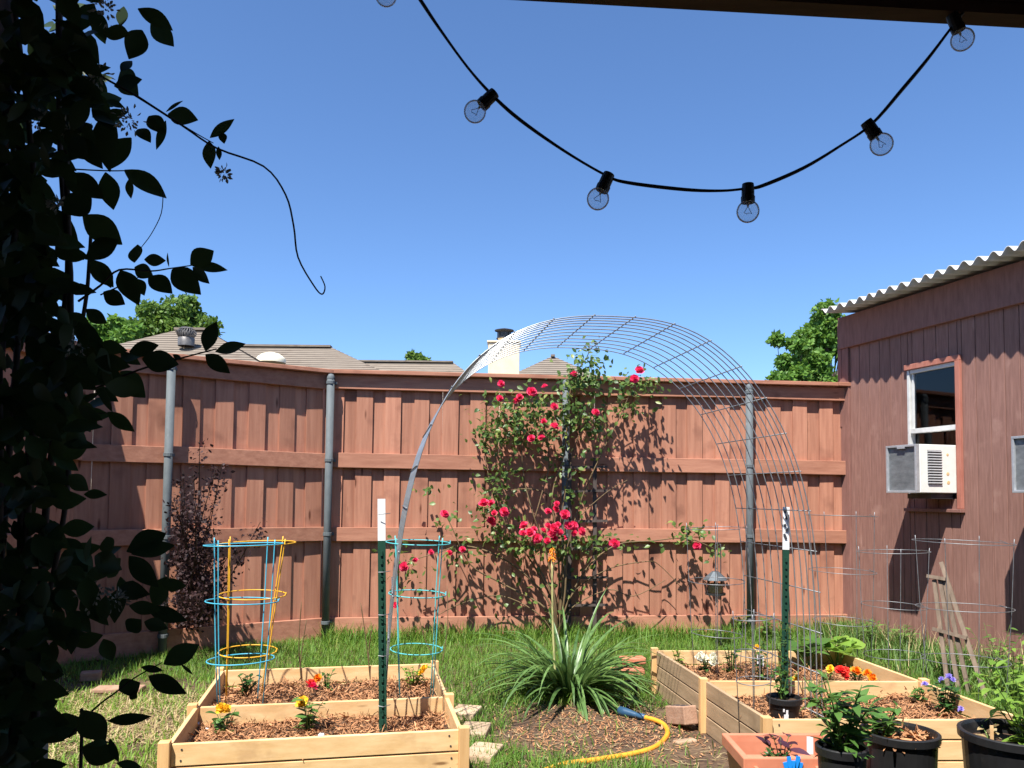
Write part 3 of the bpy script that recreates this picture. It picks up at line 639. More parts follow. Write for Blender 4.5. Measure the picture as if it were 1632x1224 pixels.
def tpost(px0, py0, px1, py1, Y0, label, white):
    top = atY(px0, py0, Y0); bot = atY(px1, py1, Y0); bot = Vector((bot.x, Y0, .10)); d = (top - bot).normalized()
    T = thing('stake', bot, label, 'stake', 'studded steel stakes holding the arch')
    w0 = bot.lerp(top, 1 - white)
    def tee(mb, a, b_):
        mb.beam(a, b_, .036, .0045, (0, 1, 0)); mb.beam(a + Vector((0, .018, 0)), b_ + Vector((0, .018, 0)), .004, .032, (0, 1, 0)); return mb
    tee(MB(), bot, w0).build('shaft', 'post_green', T); tee(MB(), w0 + d * .0005, top).build('tip', 'white_paint', T)
    n = 22
    for i in range(n):
        q = bot.lerp(w0, .12 + .86 * i / n) + Vector((0, -.005, 0)); MB().box(q, (.010, .010, .022)).build('stud', 'post_green', T)
    return T
tpost(608, 795, 611, 1172, 3.72, 'green steel stake with plain white tip in the bed of blue cage', .165)
t2 = tpost(1253, 808, 1250, 1110, 4.33, 'green steel stake with marked white tip by the potted seedling', .2)
for k, (zz_, hh) in enumerate(((.0, .018), (-.03, .03), (-.075, .014), (-.10, .02), (-.135, .03))):
    q = atY(1252 + (2 if k % 2 else -1), 815, 4.325) + Vector((0, -.002, zz_)); MB().box(q, (.012, .002, hh), Matrix.Rotation(.5 if k % 2 else -.4, 3, 'Y')).build('mark', 'print_and_shade', t2)
# wire ties between stake and arch
for i, (py, lab) in enumerate(((820, 'wire tie round the white tip of the stake'), (912, 'wire tie just under the white tip of the stake'), (980, 'wire tie halfway up the green shaft of the stake'), (1045, 'wire tie on the shaft level with the bed back board'), (1125, 'lowest wire tie on the stake, just above the mulch'))):
    a = atY(603, py, 3.70); b_ = atY(622, py - 2, 3.74); tg = MB().tube([a, a.lerp(b_, .5) + Vector((0, -.028, 0)), b_], .0018, 5).build('wire_tie', 'wire'); tag(tg, lab, 'wire tie', 'wire ties on the arch stake')
def cage(name, c, zbase, rings, legs, mat, label, tilt=(0, 0), wire=.0032, group='tomato cages'):
    """rings: (height, radius); legs run from ground through the rings"""
    T = thing(name, (c.x, c.y, zbase), label, 'tomato cage', group)
    def pt(a, r, z): return Vector((c.x + r * math.cos(a) + tilt[0] * z, c.y + r * math.sin(a) + tilt[1] * z, zbase + z))
    for (z, r) in rings:
        ph = random.uniform(0, 6); pts = [pt(2 * PI * k / 36, r * (1 + .015 * math.sin(2 * k * .17 + ph)), z + .006 * math.sin(2 * PI * k / 36 + ph)) for k in range(37)] + [pt(2 * PI * 1.5 / 36, r, z + .008)]
        MB().tube(pts, wire, 6).build('ring', mat, T, smooth=True)
    zs = [r[0] for r in rings][::-1]; rs = [r[1] for r in rings][::-1]
    for k in range(legs):
        a = 2 * PI * k / legs + .5 + (c.x * 3.1) % 1.0
        pts = [pt(a, rs[0] * .8, -.10)] + [pt(a, r - .004, z) for z, r in zip(zs, rs)] + [pt(a, rs[-1] - .002, zs[-1] + .03)]
        MB().tube(pts, wire, 6).build('leg', mat, T, smooth=True)
    return T
SO = HB - .09
def zat(py, Y0, px=816): return atY(px, py, Y0).z
Yb = 4.15; cB = atY(388, 900, Yb)
cage('tomato_cage', cB, SO, [(zat(872, Yb) - SO, .195), (zat(962, Yb) - SO, .183), (zat(1055, Yb) - SO, .165)], 4, 'cage_blue', 'blue wire tomato cage standing within the yellow one')
Yy = 4.32; cY = atY(392, 1000, Yy)
cage('tomato_cage', cY, SO, [(zat(870, Yy) - SO, .20), (zat(952, Yy) - SO, .175), (zat(1042, Yy) - SO, .15)], 4, 'cage_yellow', 'yellow wire tomato cage leaning beside the blue one', (.055, 0))
Yt = 4.32; cT = atY(666, 900, Yt)
cage('tomato_cage', cT, SO, [(zat(866, Yt) - SO, .175), (zat(948, Yt) - SO, .155), (zat(1036, Yt) - SO, .14)], 4, 'cage_teal', 'teal wire tomato cage behind the white-tipped green stake')
for (px, ya, yb_, yc, Y0, r, tl, lab) in ((1535, 864, 968, 1052, 4.7, .27, (0, 0), 'wide galvanised tomato cage before the leaning wooden lattice'), (1422, 880, 966, 1044, 5.3, .22, (.04, .06), 'tilted galvanised tomato cage in front of the shed corner'),
        (1142, 842, 926, 1010, 4.84, .18, (0, 0), 'galvanised tomato cage in the back corner of the marigold bed'), (1200, 985, 1042, 1085, 4.0, .10, (0, 0), 'small low galvanised cage beside the black seedling pot'), (1346, 822, 910, 990, 5.6, .24, (-.02, 0), 'galvanised tomato cage between arch and shed corner')):
    c = atY(px, 900, Y0); zb = SO if Y0 < 5.1 and px < 1300 else .0
    cage('tomato_cage', c, zb, [(zat(ya, Y0, px) - zb, r), (zat(yb_, Y0, px) - zb, r * .93), (zat(yc, Y0, px) - zb, r * .84)], 4, 'wire', lab, tl, .0021)

# ------------------------------------------------------------------ plants
def bloom_mesh(name, mat, petals, L0, W0, layers, cup):
    parts = []
    for k in range(layers):
        n = petals; a = np.arange(n) * 2 * PI / n + k * .5; el = cup[0] + (cup[1] - cup[0]) * k / max(layers - 1, 1); sc = 1 - .55 * k / layers
        d = np.stack([np.cos(a) * math.cos(el), np.sin(a) * math.cos(el), np.full(n, math.sin(el))], 1) + rng.normal(0, .1, (n, 3))
        nn = np.stack([-np.cos(a) * math.sin(el), -np.sin(a) * math.sin(el), np.full(n, math.cos(el))], 1)
        parts.append(ribbons(np.array([[0, 0, .1 * L0 * k]]) + d * L0 * .06, d, nn, L0 * sc * rng.uniform(.85, 1.1, n), W0 * sc * rng.uniform(.85, 1.15, n), (.3, .85, 1.05, .7), rng.uniform(-.9, -.2, n), .25))
    V, F = joinVF(parts); me = bpy.data.meshes.new(name); me.from_pydata(V.tolist(), [], F.tolist()); me.materials.append(M[mat]); me.update(); return me
ROSE = [bloom_mesh('rose_bloom', 'rose_petal', 8, .046, .044, 5, (-.1, 1.2)) for _ in range(3)]
BL = {c: bloom_mesh('bloom', 'petal_' + c, 9, .024, .016, 4, (0, 1.1)) for c in ('yellow', 'orange', 'red', 'pink', 'white')}
BL['violet'] = bloom_mesh('bloom', 'petal_violet', 14, .017, .005, 4, (.1, 1.3))
def plant(name, label, base, h, nst, leafL, wr, mat, blooms=(), spread=.35, per=9, split=False, cat='plant', group=None, stemmat='stem_green', bscale=1.0, bend=.5, lean=(0, 0), start=.15, sr=.0028):
    T = thing(name, base, label, cat, group); base = Vector(base)
    mb = MB(); P = []; D = []; NNn = []; LL = []
    tips = []
    for k in range(nst):
        a = 2 * PI * k / nst + random.uniform(-.5, .5); sp_ = spread * random.uniform(.3, 1.1) * h; hh = h * random.uniform(.7, 1.0)
        tip = base + Vector((math.cos(a) * sp_ + lean[0] * h, math.sin(a) * sp_ + lean[1] * h, hh)); mid = base.lerp(tip, .5) + Vector((0, 0, hh * .08))
        pts = smooth_path([base + Vector((math.cos(a), math.sin(a), 0)) * .008, mid, tip], 5); mb.tube(pts, list(np.linspace(sr, sr * .45, len(pts))), 5); tips.append(tip)
        for j in range(per):
            t_ = start + (1 - start) * (j + random.random() * .6) / per; q = pts[min(int(t_ * (len(pts) - 1)), len(pts) - 1)]
            a2 = random.uniform(0, 2 * PI); el = random.uniform(-.1, .7)
            P.append(tuple(q)); D.append((math.cos(a2) * math.cos(el), math.sin(a2) * math.cos(el), math.sin(el))); NNn.append((random.gauss(0, .25), random.gauss(0, .25), 1)); LL.append(leafL * random.uniform(.6, 1.15) * (1 - .25 * t_))
    mb.build('stem', stemmat, T, smooth=True)
    LL = np.array(LL); bd = rng.uniform(.3, 1.5, len(LL)) * bend
    if split:
        for i in range(len(P)):
            V, F = ribbons([P[i]], [D[i]], [NNn[i]], LL[i], LL[i] * wr, LEAF, bd[i], .22); finish('leaf', V, F, mat, T, smooth=True)
    else:
        V, F = ribbons(P, D, NNn, LL, LL * wr, LEAF, bd, .22); finish('foliage', V, F, mat, T, smooth=True)['kind'] = 'stuff'
    for k, bcol in enumerate(blooms):
        if isinstance(bcol, tuple): col, loc = bcol
        else: col, loc = bcol, tips[k % len(tips)]
        inst('bloom', BL[col], loc, (random.gauss(.6, .25), random.gauss(0, .3), random.uniform(-.6, .6)), T, bscale * random.uniform(.85, 1.15))
        if isinstance(bcol, tuple): pass
    return T
# left bed
p = atZ(356, 1172, SO); plant('garden_plant', 'low plant with single yellow bloom in the left bed corner', p, .11, 6, .07, .6, 'leaf_mid', [('yellow', p + Vector((-.008, -.02, .125))), ('yellow', p + Vector((.012, -.015, .12)))], .5, 4, True)
p = atZ(490, 1166, SO); plant('zinnia_plant', 'young zinnia with red and yellow blooms beside the green stake', p, .17, 6, .07, .5, 'leaf_mid', [('red', p + Vector((.008, 0, .215))), ('pink', p + Vector((.02, -.01, .205))), ('yellow', p + Vector((-.02, -.03, .14)))], .4, 6, True, bscale=1.15)
p = atZ(520, 1101, SO); plant('marigold_plant', 'small marigold with one orange flower behind the divider board', p, .12, 5, .05, .4, 'leaf_mid', [('orange', p + Vector((-.04, -.03, .075)))], .5, 6)
p = atZ(660, 1098, SO); plant('garden_plant', 'yellow green bushy plant under the teal cage', p, .14, 8, .055, .55, 'leaf_light', [('yellow', p + Vector((.05, -.05, .10))), ('yellow', p + Vector((.06, -.03, .12)))], .6, 7)
p = atZ(392, 1108, SO); plant('garden_plant', 'dark leaved clump at the foot of the blue cage', p, .13, 8, .05, .5, 'leaf_deep', (), .7, 8)
def sticks(name, label, base, n, h, spread, mat='cane', cat='twig'):
    mb = MB()
    for k in range(n):
        b_ = Vector(base) + Vector((random.gauss(0, .01), random.gauss(0, .01), -.02)); q = b_ + Vector((random.gauss(0, spread), random.gauss(0, spread * .6), h * random.uniform(.6, 1)))
        mb.tube(smooth_path([b_, b_.lerp(q, .5) + Vector((random.gauss(0, .02), 0, 0)), q], 4), [.004] * 4 + [.003] * 4 + [.0015], 5)
    return tag(mb.build(name, mat, None, smooth=True), label, cat)
sticks('bare_twig', 'bare dry twig rising from the back of the left bed', atZ(590, 1085, SO), 2, .55, .06)
sticks('bare_twig', 'thin bare twig leaning beyond the teal cage', atZ(700, 1060, .0), 2, .65, .10)
sticks('bare_twig', 'dry stick standing between the yellow cage and stake', atZ(478, 1090, SO), 2, .5, .05)
for (x, y, r, lab) in ((350, 1192, .014, 'white pebble against the front board below the yellow bloom'), (512, 1172, .016, 'white pebble on the mulch beside the zinnia'), (536, 1082, .02, 'largest white pebble, on mulch near the orange marigold'), (316, 1153, .012, 'white pebble beside the side board of the caged bed'), (330, 1162, .010, 'tiniest white pebble by the yellow flowered plant')):
    q = atZ(x, y, SO + .012); sM = MB().lathe([(.001, -r * .6), (r * .8, -r * .4), (r, 0), (r * .75, r * .45), (.001, r * .6)], q, 9); sM.v = [(a + random.gauss(0, r * .08), b_ + random.gauss(0, r * .08), c_ + random.gauss(0, r * .05)) for a, b_, c_ in sM.v]
    tag(sM.build('pebble', 'stone_white', None, smooth=True), lab, 'pebble', 'white pebbles on the mulch')
# right bed
p = atZ(1126, 1076, SO); plant('white_flower', 'low white flowering plant just behind the right divider', p, .10, 7, .05, .6, 'leaf_deep', [('white', p + Vector((random.uniform(-.06, .06), random.uniform(-.05, .03), random.uniform(.08, .12)))) for _ in range(9)], .7, 6)
p = atZ(1080, 1062, SO); plant('seedling', 'pale yellow green seedling in the far left bed corner', p, .14, 4, .06, .4, 'leaf_light', (), .4, 5)
p = atZ(1166, 1075, SO); plant('pepper_plant', 'tall thin seedling inside the corner tomato cage', p, .26, 5, .065, .42, 'leaf_mid', (), .3, 7, sr=.004)
p = atZ(1212, 1085, SO); plant('pepper_plant', 'leafy seedling with the white tag in front', p, .24, 5, .06, .42, 'leaf_mid', [('yellow', p + Vector((-.03, -.02, .2)))], .35, 7)
p = atZ(1290, 1068, SO); plant('squash_plant', 'broad leaved squash spreading behind the marigolds', p, .19, 9, .15, .95, 'leaf_mid', (), .95, 3, True, bend=.6, start=.7, sr=.005)
p = atZ(1335, 1066, SO); plant('squash_plant', 'bright squash plant near the shed end of the bed', p, .20, 8, .14, .95, 'leaf_light', (), .8, 3, True, bend=.6, start=.7, sr=.005)
p = atZ(1366, 1092, SO); plant('marigold_plant', 'orange marigold with two large flower heads', p, .10, 6, .05, .35, 'leaf_mid', [('orange', p + Vector((-.02, -.03, .085))), ('orange', p + Vector((.05, -.03, .075))), ('orange', p + Vector((.062, -.05, .055)))], .6, 7, bscale=1.25)
p = atZ(1318, 1092, SO); plant('marigold_plant', 'yellow marigold beside the orange one', p, .10, 6, .05, .35, 'leaf_mid', [('yellow', p + Vector((.01, -.03, .10))), ('yellow', p + Vector((-.19, -.03, .045)))], .6, 6)
p = atZ(1508, 1138, SO); plant('ageratum_plant', 'bushy violet flowered plant near the right bed corner', p, .17, 9, .06, .65, 'leaf_deep', [('violet', p + Vector(v)) for v in ((.0, -.02, .19), (.02, -.03, .18), (-.02, 0, .175), (.03, -.08, .045), (.015, -.01, .195))], .5, 8, True, bscale=1.1)
p = atZ(1465, 1122, SO); plant('ageratum_plant', 'smaller violet flowered plant in the middle of mulch', p, .10, 6, .045, .6, 'leaf_mid', [('violet', p + Vector((.02, -.02, .11))), ('violet', p + Vector((.03, -.01, .105)))], .5, 6)
for (x0, y, lab) in ((1212, 1068, 'white plant tag upright among the seedlings'),):
    q = atZ(x0, y, SO); tg = MB().box(q + Vector((0, 0, .055)), (.042, .0015, .085)).box(q + Vector((0, 0, .0)), (.016, .0015, .05)).build('plant_tag', 'tag_white'); tag(tg, lab, 'plant tag')
    for k in range(4): tx = MB().box(q + Vector((0, -.0016, .03 + .018 * k)), (.026 - .004 * (k % 2), .001, .005)).build('print', 'print_and_shade', tg)

def pot(name, c, r0, r1, h, mat, label, rim=.008, soil='soil', fill=.85, n=36, group=None):
    T = thing(name, c, label, 'pot', group)
    prof = [(.001, 0), (r0, 0), (r0 + (r1 - r0) * .62, h * .62), (r0 + (r1 - r0) * .62 + .004, h * .63), (r1, h - .03), (r1 + rim, h - .028), (r1 + rim + .001, h - .003), (r1 + rim - .003, h), (r1 - .001, h), (r1 - .004, h - .01), (r0 + (r1 - r0) * fill - .004, h * fill)]
    MB().lathe(prof, c, n).build('shell', mat, T, smooth=False, bevel=0)
    MB().lathe([(.001, h * fill + .006), (r0 + (r1 - r0) * fill - .004, h * fill)], c, n).build('soil', soil, T)
    return T
c = atZ(1250, 1152, SO); c.z = SO - .005
pot('plant_pot', c, .062, .078, .135, 'black_plastic', 'small black nursery pot with faded white print in the right bed')
lp = MB()
for k, (dx, dz, w_, h_) in enumerate(((-.008, .03, .018, .03), (0, .055, .022, .02), (.004, .075, .010, .022), (-.012, .085, .008, .014))): lp.box(c + Vector((-.016 + dx, -.0745 - .0035 * k * .3, dz)), (w_, .0025, h_), Matrix.Rotation(.11, 3, 'X'))
tag(lp.build('pot_label', 'tag_white'), 'faded white printed label on the small black pot', 'label')
plant('seedling', 'leafy seedling growing in the small black pot', c + Vector((-.01, 0, .115)), .20, 7, .06, .5, 'leaf_mid', (), .45, 6, True)
plant('vine_shoot', 'twining shoot climbing the marked green stake', c + Vector((.0, .03, .115)), .42, 3, .06, .55, 'leaf_deep', (), .08, 11, True)
# foreground pots
YP = 2.75
def ground_at(px, Y0): return Vector((atY(px, 800, Y0).x, Y0, 0))
g1 = ground_at(1337, 2.78); zt = zat(1212, 2.62, 1337)
pot('plant_pot', g1, .055, .078, zt, 'black_plastic', 'black nursery pot with the red flowered plant', n=32, fill=.93)
plant('lantana_plant', 'dense glossy plant with red flower head in black pot', g1 + Vector((0, 0, zt * .92)), .27, 13, .10, .34, 'leaf_mid', [('red', g1 + Vector((-.018, -.03, zt + .25))), ('red', g1 + Vector((.0, -.035, zt + .258))), ('red', g1 + Vector((-.008, -.05, zt + .245))), ('red', g1 + Vector((-.02, -.045, zt + .26)))], .42, 13, True, bscale=.75, sr=.004, start=.1)
g2 = ground_at(1428, 3.02); zt2 = zat(1160, 3.02, 1428)
pot('plant_pot', g2, .10, .128, zt2 * .98, 'black_plastic', 'wide black pot topped with shredded mulch', rim=.01, fill=.90)
N = 420; a = rng.uniform(0, 2 * PI, N); r = np.sqrt(rng.uniform(0, 1, N)) * .122
P = np.stack([g2.x + r * np.cos(a), g2.y + r * np.sin(a), zt2 * .9 + rng.uniform(.0, .022, N)], 1); d = rng.normal(size=(N, 3)); d[:, 2] *= .3
V, F = ribbons(P, d, rdir(N, 1.2), rng.uniform(.015, .05, N), rng.uniform(.004, .013, N), (.7, 1, .5), rng.normal(0, .5, N), .25)
tag(finish('mulch', V, F, 'chips'), 'brown shredded mulch heaped in the wide black pot', 'mulch', kind='stuff')
plant('garden_plant', 'mid green leafy plant at the edge of the mulched pot', g2 + Vector((-.07, -.01, zt2 * .88)), .15, 8, .075, .45, 'leaf_mid', (), .55, 8, True)
g3 = ground_at(1608, 2.86); zt3 = zat(1166, 2.86, 1608)
pot('plant_pot', g3, .13, .165, zt3, 'black_plastic', 'large black tub at the right bed corner with weedy plants', rim=.012, fill=.9)
plant('garden_plant', 'bright weedy plant spilling out of the large black tub', g3 + Vector((.05, -.01, zt3 * .88)), .30, 14, .09, .42, 'leaf_light', [('red', g3 + Vector((.03, -.08, zt3 + .05)))], .6, 10, True, bscale=.7)
plant('garden_plant', 'dry brown leaved sprig in the large black tub', g3 + Vector((-.08, .0, zt3 * .88)), .09, 4, .05, .5, 'dry', (), .5, 4, True)
stv = MB().box(g3 + Vector((-.115, -.06, zt3 + .0)), (.012, .003, .075)); tag(stv.build('plant_marker', 'cedar'), 'short pale wooden marker stuck in the large black tub', 'plant marker')
# terracotta troughs
def trough(q, z0, z1, label, lip=.022):
    T = thing('planter_box', sum(q, Vector()) / 4 - Vector((0, 0, z1)) + Vector((0, 0, z0)), label, 'planter', 'terracotta coloured planters')
    c = sum(q, Vector()) / 4; c.z = 0
    def ring(f, z, off=0): return [Vector((c.x + (p.x - c.x) * f, c.y + (p.y - c.y) * f, z)) for p in q]
    rs = [ring(.80, z0), ring(.93, z1 - .05), ring(1.0, z1 - .05), ring(1.0, z1), ring(.88, z1), ring(.86, z1 - .03), ring(.80, z0 + .08)]
    vs = [p for r_ in rs for p in r_]; fs = []
    for i in range(len(rs) - 1):
        for k in range(4): fs.append((i * 4 + k, i * 4 + (k + 1) % 4, (i + 1) * 4 + (k + 1) % 4, (i + 1) * 4 + k))
    fs.append((3, 2, 1, 0))
    mb = MB(); mb.add(vs, fs); mb.build('shell', 'terracotta', T, bevel=.005)
    mb = MB(); mb.add(ring(.82, z0 + .10), [(0, 1, 2, 3)]); mb.build('soil', 'soil', T)
    return T
zt4 = .30
q1 = [atZ(1185, 1208, zt4), atZ(1345, 1208, zt4), atZ(1318, 1168, zt4), atZ(1150, 1168, zt4)]
trough(q1, .03, zt4, 'far terracotta planter trough below the cedar bed')
q2 = [atZ(1240, 1262, .27), atZ(1318, 1262, .27), atZ(1296, 1200, .27), atZ(1182, 1200, .27)]
q2 = [p + Vector((0, -.015, 0)) for p in q2]
trough(q2, .0, .27, 'near terracotta planter trough holding the plum leaved plant')
pz = atZ(1245, 1222, .22); plant('plum_plant', 'plum purple broad leaved plant in the near terracotta trough', pz, .14, 5, .105, .42, 'leaf_plum', (), .5, 3, True, start=.6)
plant('garden_plant', 'greyish small leaved plant in the near terracotta trough', atZ(1236, 1226, .22), .085, 12, .032, .5, 'leaf_deep', (), .7, 9)
bq = atZ(1262, 1228, .25); bt = MB()
for k, (dx, hh) in enumerate(((-.026, .035), (-.012, .055), (.004, .04), (.018, .058), (.028, .034))): bt.box(bq + Vector((dx, -.01, hh / 2)), (.016, .006, hh), Matrix.Rotation(.12 * (k - 2), 3, 'Y'))
tag(bt.build('plant_label', 'tag_blue'), 'bright blue plastic plant label in the terracotta trough', 'plant label')
wq = atZ(1291, 1200, .27); tag(MB().box(wq + Vector((0, .0, .03)), (.026, .002, .07)).build('plant_tag', 'tag_white'), 'white plant tag at the rim of the terracotta planter', 'plant tag')

# ------------------------------------------------------------------ rose, trellis, feeder
YF = lambda px: 7.24 + (atY(px, 800, 7.3).x + 1.65) * .1
def fp_(px, py, out): return atY(px, py, YF(px) - out)
tr = thing('ladder_trellis', Vector((fp_(940, 1000, .14).x, YF(940) - .14, 0)), 'dark wooden ladder trellis behind the rose', 'trellis')
for x in (908, 948): MB().beam(Vector((fp_(x, 900, .13).x, YF(x) - .13, .0)), fp_(x, 722 if x < 930 else 730, .13), .035, .02, (0, 1, 0)).build('upright', 'trellis_dark', tr)
for y in (745, 783, 831, 875, 921, 965): MB().beam(fp_(900, y, .155), fp_(968, y - 1, .155), .022, .018, (0, 1, 0)).build('rung', 'trellis_dark', tr)
rose = thing('climbing_rose', Vector((fp_(888, 1000, .25).x, YF(888) - .25, 0)), 'climbing rose with crimson blooms trained up the fence', 'rose')
rb = Vector((fp_(888, 1010, .22).x, YF(888) - .22, 0.0))
canes = [[(892, 950), (888, 860), (880, 790), (900, 720), (905, 650), (915, 600), (935, 570), (940, 552)], [(885, 960), (870, 880), (850, 820), (835, 760), (830, 690), (825, 640)], [(880, 960), (850, 900), (815, 850), (790, 800), (775, 740), (770, 690)],
    [(900, 950), (905, 880), (925, 800), (960, 720), (990, 660), (1012, 605)], [(875, 960), (830, 910), (780, 880), (735, 870), (700, 880), (650, 895)], [(905, 960), (940, 900), (985, 868), (1040, 862), (1095, 858), (1140, 875)],
    [(880, 950), (845, 870), (860, 800), (875, 740), (868, 680), (860, 625)], [(870, 970), (800, 930), (750, 900), (720, 840), (710, 820)], [(895, 950), (900, 850), (885, 800), (850, 780), (800, 785), (765, 805)], [(905, 960), (930, 930), (975, 905), (1030, 895), (1050, 900), (1085, 935)],
    [(910, 970), (970, 940), (1010, 950), (1060, 925)], [(860, 980), (800, 950), (740, 960), (690, 985)], [(890, 940), (915, 840), (960, 790), (1000, 765)], [(880, 940), (895, 820), (920, 700), (960, 650), (1040, 625)]]
for ci, cn in enumerate(canes):
    o = .16 + .1 * random.random(); P = smooth_path([rb] + [fp_(x, y, o + random.uniform(-.04, .05)) for x, y in cn], 5)
    MB().tube(P, list(np.linspace(.011 if ci < 9 else .007, .003, len(P))), 5).build('cane', 'cane', rose, smooth=True)
clus = [(932, 580, 26, 28, 150), (925, 610, 40, 22, 150), (1018, 612, 38, 18, 130), (1000, 650, 25, 20, 60), (830, 650, 50, 26, 300), (790, 690, 32, 32, 220), (850, 690, 35, 25, 160), (900, 660, 30, 30, 150), (935, 660, 25, 25, 80), (950, 690, 25, 30, 70), (800, 760, 24, 26, 150), (785, 800, 26, 26, 150), (800, 850, 30, 24, 150), (850, 870, 50, 22, 240), (910, 870, 50, 20, 200), (960, 860, 30, 14, 60),
    (1100, 850, 26, 16, 110), (1140, 880, 26, 12, 70), (730, 885, 26, 18, 80), (650, 905, 30, 26, 100), (690, 780, 30, 10, 26), (640, 880, 22, 14, 40), (760, 900, 40, 40, 36), (820, 930, 45, 35, 50), (900, 930, 30, 40, 45), (720, 830, 24, 20, 40), (1000, 868, 60, 10, 60), (920, 790, 30, 40, 80), (880, 740, 30, 40, 90), (740, 960, 40, 20, 18), (890, 960, 40, 30, 50)]
P = []; 
for (x, y, sx, sy, n) in clus:
    for _ in range(int(n * (1.0 if y < 720 else .62 if y < 860 else .42))):
        P.append(tuple(fp_(random.gauss(x, sx * .62), random.gauss(y, sy * .62), random.uniform(.10, .42))))
P = np.array(P); N = len(P); d = rdir(N); d[:, 2] -= .15
V, F = ribbons(P, d, rdir(N) + np.array([-.2, -.6, .9]), rng.uniform(.036, .072, N), rng.uniform(.024, .044, N), LEAF4, rng.uniform(0, .8, N), .25)
finish('foliage', V, F, 'rose_leaf', rose, smooth=True)['kind'] = 'stuff'
bl = [(915, 598), (1017, 591), (1012, 604), (797, 635), (830, 633), (847, 625), (867, 617), (883, 648), (866, 672), (863, 698), (882, 681), (950, 658), (846, 699), (825, 640), (710, 820), (737, 876), (645, 903), (718, 882), (784, 802), (787, 818), (782, 832), (770, 803), (803, 816), (886, 803), (874, 815), (884, 812), (902, 820), (835, 838), (843, 850), (832, 850), (856, 858), (882, 843), (893, 848), (873, 838), (866, 846), (905, 838), (916, 850), (926, 847), (884, 858), (872, 862), (898, 858), (915, 838), (975, 865), (980, 866), (1112, 870), (662, 893), (688, 880), (800, 612), (630, 965), (878, 850), (890, 836), (851, 844)]
for i, (x, y) in enumerate(bl):
    q = fp_(x + random.uniform(-2, 2), y, random.uniform(.34, .46)); inst('rose_bloom', ROSE[i % 3], q, (random.gauss(.9, .35), random.gauss(0, .4), random.uniform(-.5, .5)), rose, random.uniform(.55, 1.08) * (.75 if i in (11, 15, 17, 45, 46, 48) else 1))

hk = thing('shepherd_hook', Vector((fp_(1150, 1000, .7).x, YF(1150) - .7, 0)), 'thin black shepherd hook carrying the bird feeder', 'hook')
hx = atY(1149, 1000, YF(1150) - .7); YH = YF(1150) - .7; h0 = Vector((hx.x, YH, -.02)); tz = zat(868, YH, 1149)
fz = atY(1140, 890, YH)
MB().tube(smooth_path([h0, Vector((hx.x, YH, tz - .08)), Vector((hx.x - .006, YH, tz - .01)), Vector(((hx.x + fz.x) / 2, YH, tz + .018)), Vector((fz.x, YH, tz - .005)), Vector((fz.x, YH, tz - .05))], 6), .0045, 6).build('pole', 'dark_metal', hk, smooth=True)
fd = atY(1140, 948, YH); fr_ = 1 / FPX * YH
feeder = thing('bird_feeder', fd, 'small hanging bird feeder with grey roof and seed inside', 'bird feeder')
MB().lathe([(.001, .052 * 5 * .22), (.03, .2), (.105, .135), (.108, .128), (.10, .127), (.02, .15)], fd, 8).build('roof', 'feeder_metal', feeder)
MB().lathe([(.064, .018), (.064, .14)], fd, 24).build('tube', 'feeder_glass', feeder, smooth=True)
MB().lathe([(.001, .02), (.060, .02), (.060, .075), (.04, .10), (.001, .108)], fd, 16).build('seed_fill', 'seed', feeder, smooth=True)
MB().lathe([(.001, 0), (.085, .0), (.088, .018), (.083, .018), (.080, .006), (.001, .006)], fd, 20).build('tray', 'dark_metal', feeder)
MB().tube([fd + Vector((0, 0, .19)), Vector((fz.x, YH, tz - .05))], .004, 6).build('hanger', 'dark_metal', feeder)
for s_x in (-1, 1): MB().tube([fd + Vector((s_x * .066, 0, .01)), fd + Vector((s_x * .066, 0, .14))], .004, 5).build('rod', 'dark_metal', feeder)

# leaning lattice by the shed
lt = thing('wooden_lattice', atZ(1545, 1112), 'weathered wooden fan trellis leaning by the shed', 'trellis')
LS = [(1489, 924, 1512, 1098), (1498, 922, 1530, 1106), (1505, 924, 1547, 1110), (1500, 896, 1577, 1122)]
lb0 = atZ(1512, 1104); lb1 = atZ(1577, 1116); ln_ = Vector((-(lb1 - lb0).y, (lb1 - lb0).x, 0)).normalized(); lpn = (ln_ * 1.0 + Vector((0, 0, -.28))).normalized()
for k, (x0, y0, x1, y1) in enumerate(LS): MB().beam(onplane(x0, y0, lb0 + ln_ * .004 * k, lpn), onplane(x1, y1 + 6, lb0 + ln_ * .004 * k, lpn), .026, .016, lpn).build('slat', 'trellis_wood', lt)
for (x0, y0, x1, y1) in ((1477, 918, 1507, 923), (1486, 1002, 1541, 1017)): MB().beam(onplane(x0, y0, lb0 - ln_ * .022, lpn), onplane(x1, y1, lb0 - ln_ * .022, lpn), .024, .014, lpn).build('cross_slat', 'trellis_wood', lt)

# purple shrub in the corner
sb = atZ(310, 1022); sh = thing('purple_shrub', sb, 'dark purple leaved shrub before the angled fence', 'shrub')
P = []; mb = MB()
for k in range(26):
    x = random.gauss(312, 32); y = random.uniform(720, 985); x = 312 + (x - 312) * (.55 + .6 * (y - 700) / 260)
    if k < 5: x, y = ((318, 702), (345, 745), (415, 832), (290, 770), (380, 860))[k]
    Ys = random.uniform(5.55, 5.95); tip = atY(x, y, Ys); b_ = sb + Vector((random.gauss(0, .05), random.gauss(0, .05), 0)); pts = smooth_path([b_, b_.lerp(tip, .5) + Vector((random.gauss(0, .05), 0, .05)), tip], 6)
    mb.tube(pts, list(np.linspace(.008, .002, len(pts))), 5)
    for j in range(190):
        t_ = random.uniform(.10, 1); q = pts[int(t_ * (len(pts) - 1))]; P.append((q.x + random.gauss(0, .045), q.y + random.gauss(0, .05), q.z + random.gauss(0, .04)))
mb.build('branches', 'vine_stem', sh, smooth=True); P = np.array(P); N = len(P)
